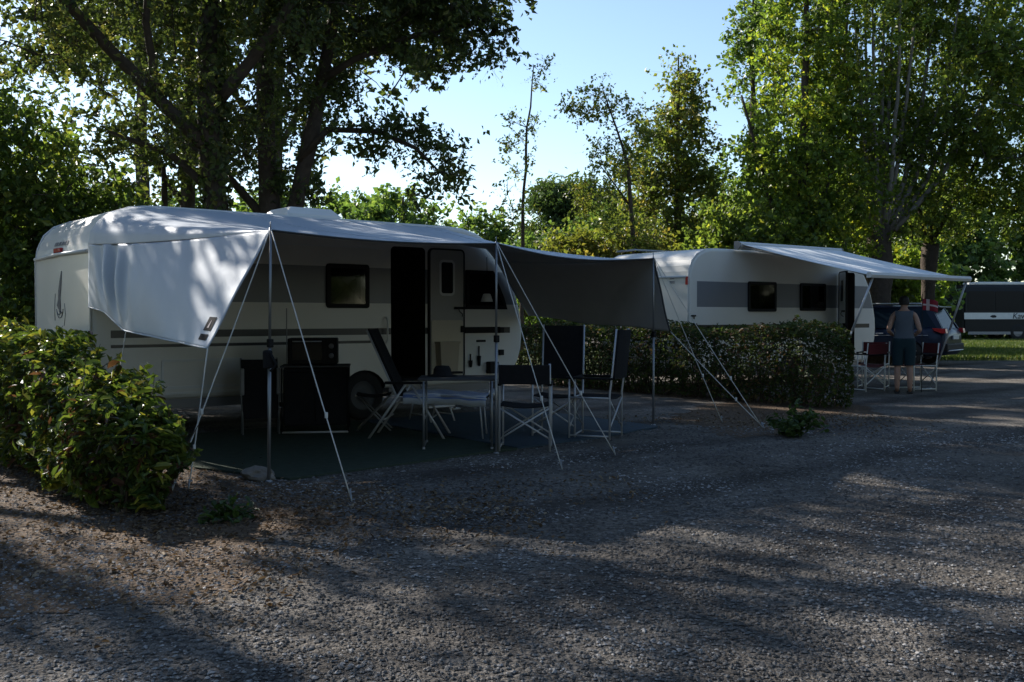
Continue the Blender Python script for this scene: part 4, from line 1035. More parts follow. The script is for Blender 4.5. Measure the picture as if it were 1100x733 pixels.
C2 = (3.17, 17.70); A2 = 37.0
win2 = [(round_rect(1.595, 1.44, 2.42, 2.01, .04), 2), (round_rect(3.17, 1.46, 3.99, 2.01, .04), 0)]
c2 = make_caravan('farther white caravan behind the long dark hedge, with a pale roll-out awning on its side', C2, A2, 5.8, 2.3, win2, (4.44, 5.02, .48, 2.26), 2.9, 'corner')
add_door(c2, 0, .56, .5, 2.25, 4.42, 180 + 48, cream=False)
mb = MB(); mb.rbox((.0, .05, 1.99), (.05, .06, .15), .012); mb.build('marker_light', M['red_lens'], c2)
mb = MB(); mb.box((-.006, .42, 1.97), (.008, .12, .05)); mb.box((-.006, .42, 2.04), (.008, .1, .03)); mb.build('lettering', M['letter_grey'], c2)
mb = MB(); mb.box((.1, -.015, 1.36), (.1, .03, .03)); mb.tube([(.1, -.03, 1.36), (.1, -.03, 1.3)], .008); mb.build('hook', M['black_plastic'], c2)
mb = MB(); mb.rbox((2.4, 1.3, 2.64), (.5, .4, .1), .03); mb.build('roof_vent', M['white_plastic'], c2)
mb = MB(); mb.tube([(-.0, 1.9, 2.6), (.5, 1.9, 2.66), (1.6, 1.9, 2.66), (2.1, 1.9, 2.6)], .018); mb.build('roof_rail', M['steel'], c2)

# ------------------------------------------------------------------ silver sun awning of the nearer caravan
ca, sa = math.cos(R(A1)), math.sin(R(A1))
def toL(x, y): return ((x - C1[0]) * ca + (y - C1[1]) * sa, -(x - C1[0]) * sa + (y - C1[1]) * ca)
aw = thing('sun_awning', 'silver cloth sun awning stretched from the nearer caravan roof to three poles with guy ropes', 'awning', (C1[0], C1[1], 0), R(A1))
T1, T2, T3 = (.377, -3.57, 2.06), (2.756, -3.57, 2.06), (5.85, -2.8, 2.065)
rail = [(-.03, -.02, 2.12), (-.015, -.03, 2.26), (.06, -.035, 2.38), (.2, -.035, 2.49), (.42, -.035, 2.555), (.8, -.03, 2.575), (2.5, -.03, 2.57), (4.6, -.03, 2.56), (5.0, -.035, 2.49), (5.28, -.05, 2.37), (5.44, -.055, 2.25), (5.55, -.06, 2.13)]
RL = np.array(rail); seg = np.r_[0, np.cumsum(np.linalg.norm(np.diff(RL, axis=0), axis=1))]; seg /= seg[-1]
def railp(s): return np.array([np.interp(s, seg, RL[:, k]) for k in range(3)])
def frontp(s):
    s1, s2 = .06, .46
    a, b, c = map(np.array, (T1, T2, T3))
    if s < s1: p = a + np.array([0, .0, 0]); return p
    if s < s2:
        t = (s - s1) / (s2 - s1); p = a + (b - a) * t; p[2] -= .035 * math.sin(math.pi * t); p[1] += .05 * math.sin(math.pi * t); return p
    t = (s - s2) / (1 - s2); p = b + (c - b) * t; p[2] -= .075 * math.sin(math.pi * t); p[1] += .12 * math.sin(math.pi * t); return p
def two_sided(o):
    o.modifiers[0].material_offset = 1
    return o
def canopy(u, v):
    s = u ** 1.25
    a, b = railp(s), frontp(s)
    p = a + (b - a) * v
    p[2] -= .05 * math.sin(math.pi * v) * (1 - .3 * math.cos(6.28 * s * 2))
    p[2] += .012 * math.sin(s * 34 + v * 3) * math.sin(math.pi * v)
    return tuple(p)
cn = MB(); cn.grid(canopy, 110, 24); two_sided(cn.build('canopy', [M['silver'], M['lining']], aw, solid=.004, recalc=False))
for us in (.2, .42, .62, .82):
    sm_ = MB(); sm_.tube([tuple(np.array(canopy(us, v)) + np.array([0, 0, .003])) for v in np.linspace(0, 1, 30)], .005, n=5); sm_.build('seam', M['silver'], aw)
hm = MB(); hm.tube([tuple(np.array(frontp(s)) + np.array([0, -.006, 0])) for s in np.linspace(.06, 1, 50)], .009, n=6); hm.build('hem', M['hem'], aw)
def interp_pts(pts, u):
    us = [p[0] for p in pts]; return np.array([np.interp(u, us, [p[1][k] for p in pts]) for k in range(3)])
lb = [(0, (-.03, .0, 1.45)), (.17, (-.06, -.62, 1.40)), (.34, (-.05, -1.2, 1.21)), (.7, (-.09, -2.5, 1.14)), (1, (-.17, -3.57, 1.095))]
def left_panel(u, v):
    a = np.array((-.03, -.02, 2.12)) * (1 - u) + np.array(T1) * u; a[2] -= .03 * math.sin(math.pi * u)
    b = interp_pts(lb, u)
    p = a + (b - a) * v
    e = math.exp(-((u - .16 - .12 * v) / .11) ** 2)
    p[0] += -.05 * e * math.sin(u * 62 - 7 * v) * math.sin(math.pi * min(1, v * .9 + .12)) - .06 * math.sin(math.pi * v) * math.sin(math.pi * u)
    p[0] += .02 * math.sin((1 - u) * 26 + v * 9) * math.exp(-((1 - u) + v * .8) * 1.6) * v
    return tuple(p)
lp = MB(); lp.grid(left_panel, 90, 40); lpo = two_sided(lp.build('side_panel', [M['silver'], M['lining']], aw, solid=.004, recalc=False))
lh = MB(); lh.tube([left_panel(u, 1.0) for u in np.linspace(0, 1, 40)], .008, n=6); lh.build('hem', M['silver'], lpo)
rb = [(0, (6.14, -.06, 1.36)), (.5, (6.16, -1.5, 1.24)), (1, (6.16, -2.8, 1.17))]
def right_panel(u, v):
    a = np.array((5.55, -.05, 2.14)) * (1 - u) + np.array(T3) * u; a[2] -= .03 * math.sin(math.pi * u)
    b = interp_pts(rb, u); b[2] += .008 * math.sin(u * 11)
    p = a + (b - a) * v
    p[0] += .05 * math.sin(math.pi * v) * math.sin(math.pi * u) + .014 * math.sin(u * 24 + v * 8) * v + .03 * math.exp(-((u - v * .9) / .07) ** 2) * v * (1 - u) + .02 * math.exp(-((u + v * .7 - 1.0) / .05) ** 2) * (1 - v)
    return tuple(p)
rp_ = MB(); rp_.grid(right_panel, 60, 30); rpo = two_sided(rp_.build('side_panel', [M['lining'], M['silver']], aw, solid=.004, recalc=False))
rh = MB(); rh.tube([right_panel(u, 0.0) for u in np.linspace(0, 1, 30)], .010, n=6); rh.tube([right_panel(1.0, v) for v in np.linspace(0, 1, 20)], .012, n=6); rh.build('hem', M['hem'], rpo)
M['emblem_black'] = pmat('patch black', (0.008, 0.008, 0.012), 0.8, spec=0.1)
# maker's patch near the outer lower corner of the left panel: dark square with pale upright shape, dark bar under it
def patch(u0, u1, v0, v1, off, nu=6, nv=6):
    def f(a, b):
        u = u0 + (u1 - u0) * a; v = v0 + (v1 - v0) * b
        p = np.array(left_panel(u, v)); du = np.array(left_panel(u + .005, v)) - p; dv = np.array(left_panel(u, v + .005)) - p
        n = np.cross(du, dv); n /= np.linalg.norm(n)
        if n[0] > 0: n = -n
        return tuple(p + n * off)
    return f
pm = MB(); pm.grid(patch(.925, .965, .75, .865, .006), 6, 6); pm.grid(patch(.922, .966, .895, .945, .006), 6, 4); po = pm.build('patch', M['emblem_black'], aw, recalc=False)
pw = MB()
f0 = patch(.925, .965, .75, .865, .010)
pw.add([f0(.4, .82), f0(.64, .82), f0(.58, .42), f0(.54, .22), f0(.48, .42)], [(0, 1, 2, 3, 4)]); pw.build('patch_mark', M['flag_white'], po)
# poles
px_ = [(T1, toL(-1.98, 8.02)), (T2, toL(-.155, 9.68)), (T3, toL(1.75, 12.2))]
for (T, B) in px_:
    p = MB(); mid = ((T[0] + B[0]) / 2, (T[1] + B[1]) / 2, 1.12)
    p.tube([(B[0], B[1], .0), mid], .0145, n=10); p.tube([mid, (T[0], T[1], T[2] + .02)], .0115, n=10)
    p.lathe([(0, 0), (.03, 0), (.03, .012), (.016, .02)], (B[0], B[1], 0), 'z', 12); p.tube([(T[0], T[1], T[2]), (T[0], T[1], T[2] + .07)], .005, n=6)
    pole = p.build('pole', M['steel'], aw)
    k = MB(); k.rbox((mid[0] + .004, mid[1], mid[2] + .01), (.045, .045, .07), .008); k.build('clamp', M['black_plastic'], pole)
strap = MB(); strap.rbox((px_[0][1][0] + .01, px_[0][1][1] + .03, 1.0), (.07, .06, .15), .02); strap.tube([(px_[0][1][0] + .02, px_[0][1][1], 1.05), (px_[0][1][0] + .06, px_[0][1][1] - .02, .96), (px_[0][1][0] + .02, px_[0][1][1], .9)], .012); strap.build('strap', M['black_fabric'], aw)
Bc = left_panel(1.0, 1.0); Bm = left_panel(.36, 1.0); Br = right_panel(1.0, 1.0)
guys = [(T1, (-1.17, 7.15)), (T1, (-2.6, 7.55)), (T2, (.434, 8.69)), (T2, (.99, 9.56)), (T3, (2.65, 12.47)), (T3, (2.98, 11.75)), (Br, (2.99, 11.74)), (Bc, (-2.5, 7.62)), (Bm, (-4.0, 9.75))]
for k, (T, g_) in enumerate(guys):
    l = toL(*g_); a = np.array([T[0], T[1], T[2] + (.02 if k < 6 else 0)]); b = np.array([l[0], l[1], .03])
    pts = [a + (b - a) * t + np.array([0, 0, -.015 * math.sin(math.pi * t)]) for t in np.linspace(0, 1, 9)]
    g = MB(); g.tube(pts, .0052, n=6); go = g.build('guy_rope', M['rope'], aw)
    t_ = MB(); q = a + (b - a) * .72; t_.rbox(tuple(q), (.02, .02, .045), .005); t_.build('tensioner', M['white_plastic'], go)
    e = (b - a) / np.linalg.norm(b - a); pg = MB(); pg.tube([(b[0] - e[0] * .02, b[1] - e[1] * .02, .09), (b[0] + e[0] * .05, b[1] + e[1] * .05, -.05)], .007, n=6); pg.tube([(b[0], b[1], .07), (b[0] + .03, b[1], .075)], .006, n=6); pg.build('peg', M['steel'], go)

# lantern with white shade hanging under the awning by the front window
lx, ly = toL(-.345, 13.55); lan = thing('hanging_lamp', 'small white lamp shade hanging before the front window of the nearer caravan', 'lamp', (-.345, 13.55, 0))
lm = MB(); lm.lathe([(.03, 1.66), (.05, 1.655), (.085, 1.55), (.08, 1.55), (.045, 1.645), (.03, 1.65)], (0, 0, 0), 'z', 16); lm.build('lamp_shade', M['white_plastic'], lan)
lm = MB(); lm.tube([(0, 0, 1.65), (.005, 0, 1.9), (0, 0, 2.16)], .005, n=6); lm.build('cord', M['black_plastic'], lan)

# groundsheets under the awning
def mat_sheet(name, label, pts, z, mat, seed):
    rnd = random.Random(seed); bnd = []
    for i in range(len(pts)):
        a, b = Vector(pts[i]), Vector(pts[(i + 1) % len(pts)])
        n = max(1, int((b - a).length / .25))
        for k in range(n): p = a.lerp(b, k / n); bnd.append((p.x + rnd.uniform(-.025, .025), p.y + rnd.uniform(-.025, .025)))
    vs = [(p[0], p[1], z + .012 + .008 * rnd.random()) for p in bnd] + [(p[0], p[1], .002) for p in bnd]
    n = len(bnd); fs = [list(range(n))] + [(i, n + i, n + (i + 1) % n, (i + 1) % n) for i in range(n)]
    o = MB().add(vs, fs).build(name, mat); tag(o, label, 'groundsheet'); return o
def W1(t, n_): return (C1[0] + t * ca + n_ * sa, C1[1] + t * sa - n_ * ca)
mat_sheet('groundsheet', 'dark green groundsheet under the left half of the silver awning', [W1(.05, .2), W1(.1, 2.7), W1(.45, 3.75), W1(1.6, 3.62), W1(3.05, 3.5), W1(3.2, .2)], .006, M['green_mat'], 1)
mat_sheet('groundsheet', 'blue-grey groundsheet under the right half of the silver awning', [W1(3.26, .2), W1(3.12, 3.46), W1(4.4, 3.35), W1(5.7, 3.05), W1(5.9, .2)], .006, M['blue_mat'], 2)
# stone weighing the sheet at the left pole
bm = bmesh.new(); bmesh.ops.create_icosphere(bm, subdivisions=3, radius=1)
for v in bm.verts:
    k = 1 + .4 * mnoise.noise(v.co * 1.3) + .16 * mnoise.noise(v.co * 4); v.co = Vector((v.co.x * .14 * k, v.co.y * .1 * k, max(-.02, v.co.z * .075 * k + .02)))
me = bpy.data.meshes.new('stone'); bm.to_mesh(me); bm.free()
tag(link('stone', me, M['stone'], loc=(-2.08, 8.12, .02)), 'grey stone lying at the foot of the left awning pole', 'stone')

# ------------------------------------------------------------------ furniture under the awning
def sheet(mb, a, b, c, d, th=.012, sag=0.0, mi=0):
    """fabric panel through four corners a-b-c-d"""
    a, b, c, d = map(np.array, (a, b, c, d))
    n = np.cross(b - a, d - a); n = n / np.linalg.norm(n)
    def f(u, v): return tuple((a * (1 - u) + b * u) * (1 - v) + (d * (1 - u) + c * u) * v + n * (-sag * math.sin(math.pi * u)))
    def g(u, v): return tuple(np.array(f(u, v)) + n * th)
    mb.grid(f, 6, 4, mi, True); mb.grid(g, 6, 4, mi, True)
    for e0, e1 in (((0, 0), (1, 0)), ((1, 0), (1, 1)), ((1, 1), (0, 1)), ((0, 1), (0, 0))):
        for k in range(6):
            p = lambda t: (e0[0] + (e1[0] - e0[0]) * t, e0[1] + (e1[1] - e0[1]) * t)
            q0, q1 = p(k / 6), p((k + 1) / 6)
            mb.add([f(*q0), f(*q1), g(*q1), g(*q0)], [(0, 1, 2, 3)], mi)

def make_chair(name, label, loc, rz, back_top, seat_z, fab, tube, w_=.25, dpt=.23, back_low=None, group=None):
    root = thing(name, label, 'chair', (loc[0], loc[1], .014), R(rz), group)
    arm = seat_z + .2; back_low = back_low or arm + .02
    for sx in (-1, 1):
        x = sx * w_
        m = MB(); m.tube([(x, -dpt, 0), (x, -dpt, seat_z + .05), (x * 1.0, -dpt - .02, arm), (x, -dpt - .02 - .1 * (back_top - arm), back_top)], .0115, n=8); m.build('rear_leg', tube, root)
        m = MB(); m.tube([(x, dpt, 0), (x, dpt, arm)], .0115, n=8); m.build('front_leg', tube, root)
        m = MB(); m.rbox((x, 0, arm + .012), (.045, dpt * 2 + .08, .024), .008); m.build('armrest', M['black_plastic'], root)
        m = MB(); m.tube([(x, -dpt, .035), (x, dpt, .035)], .009, n=8); m.tube([(x, -dpt, seat_z), (x, dpt, seat_z)], .01, n=8); m.build('side_rail', tube, root)
    for y in (-dpt, dpt):
        m = MB(); m.tube([(-w_, y, seat_z - .02), (w_, y + .012, .12)], .009, n=8); m.tube([(w_, y, seat_z - .02), (-w_, y - .0, .12)], .009, n=8); m.build('cross_brace', tube, root)
    m = MB(); sheet(m, (-w_, -dpt, seat_z), (w_, -dpt, seat_z), (w_, dpt, seat_z), (-w_, dpt, seat_z), sag=.025); m.build('seat', fab, root)
    yb = lambda z: -dpt - .02 - .1 * (z - arm) - .012
    m = MB(); sheet(m, (-w_, yb(back_low), back_low), (w_, yb(back_low), back_low), (w_, yb(back_top), back_top - .01), (-w_, yb(back_top), back_top - .01), th=.022, sag=-.015); m.build('backrest', fab, root)
    return root
GCH = 'black camping chairs round the table'
make_chair('folding_chair', 'low black director chair with bright crossed legs, its back to the lane', (.14, 9.98), -4, .87, .45, M['black_fabric'], M['alu'], group=GCH)
make_chair('folding_chair', 'high-backed black camping chair beyond the low director chair', (.52, 11.15), 165, 1.24, .45, M['black_fabric'], M['alu'], w_=.24, back_low=.62, group=GCH)
make_chair('folding_chair', 'high-backed black camping chair seen from the side, rightmost under the silver awning', (.93, 10.95), 68, 1.2, .45, M['black_fabric'], M['alu'], w_=.24, back_low=.66, group=GCH)

rc = thing('recliner_chair', 'black reclining chair with tilted back and splayed pale legs beside the open caravan door', 'chair', (-1.12, 10.98, .014), R(-3))
for sy in (-1, 1):
    y = sy * .27
    m = MB(); m.tube([(-.43, y, 0), (-.02, y, .6)], .0135, n=8); m.build('rear_leg', M['alu'], rc)
    m = MB(); m.tube([(.40, y, 0), (.04, y, .6)], .0135, n=8); m.build('front_leg', M['alu'], rc)
    m = MB(); m.rbox((-.02, y, .615), (.46, .05, .03), .01); m.build('armrest', M['black_plastic'], rc)
m = MB()
for y in (-.25, .25):
    m.tube([(-.45, y, 1.19), (-.12, y, .46), (.36, y, .47)], .011, n=8); m.tube([(.36, y, .47), (.86, y, .44)], .011, n=8); m.tube([(.78, y, .44), (.82, y, 0)], .009, n=8)
m.tube([(-.25, -.27, .22), (-.25, .27, .22)], .009); m.tube([(.25, -.27, .22), (.25, .27, .22)], .009); m.build('frame', M['alu'], rc)
m = MB(); sheet(m, (-.12, -.24, .46), (.36, -.24, .47), (.36, .24, .47), (-.12, .24, .46), sag=.02); m.build('seat', M['black_fabric'], rc)
m = MB(); sheet(m, (-.12, -.24, .47), (-.12, .24, .47), (-.45, .24, 1.19), (-.45, -.24, 1.19), th=.035, sag=.03); m.build('backrest', M['black_fabric'], rc)
m = MB(); sheet(m, (.37, -.24, .47), (.86, -.24, .44), (.86, .24, .44), (.37, .24, .47), sag=.01); m.build('footrest', M['black_fabric'], rc)
tw = MB()
def towel(u, v):
    s = -.05 + u * .9; z = .485 if s < .36 else .485 - (s - .36) * .06
    y = -.3 + v * .6
    if v < .1: z -= (.1 - v) * 1.1
    return (s, max(-.275, y), z + .006 * math.sin(u * 21 + v * 5))
tw.grid(towel, 30, 20); to = tw.build('towel', M['towel'], None, loc=(-1.12, 10.98, .022), rz=R(-3), solid=.008); tag(to, 'blue and white striped towel spread over the reclining chair', 'towel')

tb = thing('camping_table', 'grey folding camping table between the reclining chair and the low director chair', 'table', (-.55, 10.12, .014), R(2))
m = MB(); m.rbox((0, 0, .705), (.8, .56, .024), .01); m.build('table_top', M['dark_top'], tb)
for sx in (-1, 1):
    x = sx * .34
    for y in (-.28, .28):
        m = MB(); m.tube([(x, y, .02), (x, y, .69)], .011, n=8); m.lathe([(0, 0), (.016, 0), (.016, .03), (.011, .032)], (x, y, 0), 'z', 10); m.build('leg', M['steel'], tb)
    m = MB(); m.tube([(x, -.28, .03), (x, .28, .03)], .009, n=8); m.tube([(x, -.28, .3), (x, .28, .3)], .009, n=8); m.build('cross_bar', M['steel'], tb)
hat = MB(); hat.lathe([(0, .11), (.07, .105), (.09, .07), (.095, .02), (.16, .006), (.16, 0), (.09, .0)], (0, 0, 0), 'z', 22)
tag(hat.build('sun_hat', M['black_fabric'], loc=(-.72, 10.2, .734)), 'dark brimmed sun hat lying on the camping table', 'hat')

st = thing('step_stool', 'silver double step below the folded open caravan door', 'step', (-1.02, 12.62, .014), R(A1))
for k, (y, z) in enumerate(((-.12, .2), (.12, .38))):
    m = MB(); m.rbox((0, y, z), (.4, .2, .03), .008); m.build('tread', M['alu'], st)
m = MB()
for x in (-.18, .18):
    m.tube([(x, -.24, 0), (x, -.02, .38), (x, .2, .37)], .011, n=8); m.tube([(x, .26, 0), (x, .12, .37)], .011, n=8); m.tube([(x, -.2, .09), (x, .22, .09)], .008, n=8)
m.build('frame', M['alu'], st)

cb = thing('camp_cupboard', 'black cloth camp cupboard standing before the caravan side, holding the small oven', 'cupboard', (-2.27, 11.45, .014), R(8))
m = MB(); m.rbox((0, 0, .42), (.72, .45, .66), .03); m.build('body', M['black_fabric'], cb)
m = MB(); m.rbox((0, 0, .765), (.78, .5, .022), .008); m.build('top', M['dark_top'], cb)
for sx in (-1, 1):
    m = MB(); m.tube([(sx * .37, -.24, .02), (sx * .37, -.24, .75)], .01, n=8); m.tube([(sx * .37, .23, .02), (sx * .37, .23, .75)], .01, n=8); m.tube([(sx * .37, -.24, .015), (sx * .37, .23, .015)], .012, n=8); m.build('side_frame', M['black_plastic'], cb)
m = MB(); m.tube([(-.37, -.24, .02), (.37, -.24, .02)], .012, n=8); m.build('foot_bar', M['alu'], cb)
m = MB(); m.tube([(0, -.232, .14), (0, -.232, .7)], .004, n=5); m.tube([(-.3, -.232, .7), (.3, -.232, .7)], .004, n=5); m.build('zip', M['black_plastic'], cb)
M['oven_glass'] = pmat('oven glass', (0.006, 0.006, 0.007), 0.25, 0, 0.1, spec=0.3)
ov = thing('oven', 'small black oven with a glass door standing on the black camp cupboard', 'oven', (-2.3, 11.45, .79), R(8))
m = MB(); m.rbox((0, 0, .16), (.56, .38, .3), .015); m.build('body', M['black_plastic'], ov)
m = MB(); inset_frame(m, round_rect(-.26, .03, .14, .29, .02), .035, -.205, -.19); do = m.build('oven_door', M['black_plastic'], ov)
m = MB(); m.prism(round_rect(-.225, .065, .105, .255, .02), 'y', -.2, -.19); m.build('glass', M['oven_glass'], do)
m = MB(); m.tube([(-.22, -.205, .275), (-.22, -.235, .275), (.1, -.235, .275), (.1, -.205, .275)], .007); m.build('handle', M['alu'], do)
for z in (.22, .11):
    m = MB(); m.lathe([(0, -.225), (.028, -.225), (.03, -.19)], (.21, 0, z), 'y', 16); m.build('knob', M['grey_panel'], ov)
for x in (-.22, .22):
    m = MB(); m.lathe([(0, 0), (.02, 0), (.02, .014), (0, .014)], (x, 0, 0), 'z', 10); m.build('foot', M['rubber'], ov)

fs_ = thing('folding_stool', 'small black folding stool with crossed legs right of the black camp cupboard', 'stool', (-1.62, 11.6, .014), R(5))
for sy in (-1, 1):
    m = MB(); m.tube([(-.2, sy * .17, 0), (.2, sy * .17, .42)], .01, n=8); m.tube([(.2, sy * .15, 0), (-.2, sy * .15, .42)], .01, n=8); m.build('crossed_legs', M['steel'], fs_)
m = MB(); m.tube([(-.2, -.19, .42), (-.2, .19, .42)], .011); m.tube([(.2, -.19, .42), (.2, .19, .42)], .011); m.build('seat_rail', M['steel'], fs_)
m = MB(); sheet(m, (-.2, -.18, .425), (.2, -.18, .425), (.2, .18, .425), (-.2, .18, .425), sag=.03); m.build('seat', M['black_fabric'], fs_)
# folded chair leaning left of the cupboard
fc = thing('folded_chair', 'folded black camping chair leaning upright left of the black camp cupboard', 'chair', (-2.86, 11.2, .014), R(20))
for x in (-.2, .2):
    m = MB(); m.tube([(x, -.12, 0), (x, .0, .5), (x, .1, .86)], .011, n=8); m.build('leg', M['steel'], fc)
    m = MB(); m.tube([(x, .02, 0), (x, -.02, .4), (x, .06, .62)], .011, n=8); m.build('leg', M['steel'], fc)
    m = MB(); m.rbox((x, -.05, .6), (.045, .06, .3), .012); m.build('armrest', M['grey_panel'], fc)
m = MB(); sheet(m, (-.2, -.03, .18), (.2, -.03, .18), (.2, .08, .84), (-.2, .08, .84), th=.05, sag=.02); m.build('backrest', M['black_fabric'], fc)

# ------------------------------------------------------------------ roll-out awning of the farther caravan
c2a, s2a = math.cos(R(A2)), math.sin(R(A2))
def W2(t, n_): return (C2[0] + t * c2a + n_ * s2a, C2[1] + t * s2a - n_ * c2a)
ra = thing('rollout_awning', 'pale roll-out awning slanting from the farther caravan over two tilted legs', 'awning', (C2[0], C2[1], 0), R(A2))
t0, t1, PR = 1.25, 4.32, 2.8
m = MB(); m.prism([(-.02, 2.60), (-.1, 2.59), (-.145, 2.64), (-.15, 2.70), (-.11, 2.735), (-.02, 2.73)], 'x', t0 - .06, t1 + .06); m.build('cassette', M['white_plastic'], ra)
for x in (t0 - .07, t1 + .045):
    e = MB(); e.prism([(-.015, 2.59), (-.1, 2.58), (-.155, 2.64), (-.16, 2.705), (-.11, 2.745), (-.015, 2.74)], 'x', x, x + .025); e.build('end_cap', M['grey_panel'], ra)
def cv(u, v): return (t0 + (t1 - t0) * u, -.12 - (PR - .12) * v, 2.69 - .66 * v - .045 * math.sin(math.pi * v) * (.7 + .3 * math.cos(6.28 * (u - .5))))
m = MB(); m.grid(cv, 24, 20); m.build('canopy', M['canvas'], ra, solid=.004)
m = MB(); m.prism([(-PR + .03, 1.985), (-PR - .05, 1.985), (-PR - .07, 2.03), (-PR - .05, 2.075), (-PR + .02, 2.07)], 'x', t0 - .04, t1 + .04); m.build('front_bar', M['white_plastic'], ra)
for x, fx, fy in ((t0 + .1, t0 - .5, -2.35), (t1 - .02, t1 - .28, -2.25)):
    m = MB(); m.tube([(x, -PR, 1.99), (fx, fy, .02)], .016, n=8); m.tube([(x, -PR, 1.99), (x + (fx - x) * .45, -PR + (fy + PR) * .45, 1.1)], .02, n=8); m.rbox((fx, fy, .012), (.09, .07, .02), .006); m.build('leg', M['alu'], ra)
for x in (t0 + .05, t1 - .05):
    m = MB(); m.tube([(x, -.12, 2.63), (x + (.9 if x < 2 else -.9), -1.4, 2.28), (x, -PR + .02, 2.02)], .018, n=8); m.build('folding_arm', M['alu'], ra)

# red-seated chairs by the farther caravan
GR = 'red and white camping chairs by the farther caravan'
for (p, a, lab) in [((6.35, 17.75), 30, 'red-seated white-framed camping chair at the hedge end, under the farther awning'),
                    ((6.75, 18.45), 150, 'red-seated white-framed camping chair just left of the standing person'),
                    ((7.35, 17.9), 100, 'red-backed white-framed camping chair just right of the standing person')]:
    make_chair('camping_chair', lab, p, a, .86, .45, M['red_fabric'], M['white_tube'], w_=.24, dpt=.22, group=GR)

# small flag on a thin stick
fl = thing('flag', 'small red flag with a pale cross on a thin stick right of the standing person', 'flag', (7.28, 17.55, 0))
m = MB(); m.tube([(0, 0, 0), (0, 0, 1.75)], .006, n=6); m.build('stick', M['black_plastic'], fl)
m = MB()
def flg(u, v): return (.005 + u * .28, .03 * math.sin(u * 7), 1.66 - v * .2 - .05 * u * u)
m.grid(flg, 18, 14)
for k in range(18 * 14):
    u, v = (k // 14) / 18, (k % 14) / 14
    if 5 <= k // 14 <= 7 or 6 <= k % 14 <= 7: m.mi[k] = 1
m.build('cloth', [M['flag_red'], M['flag_white']], fl, solid=.003)

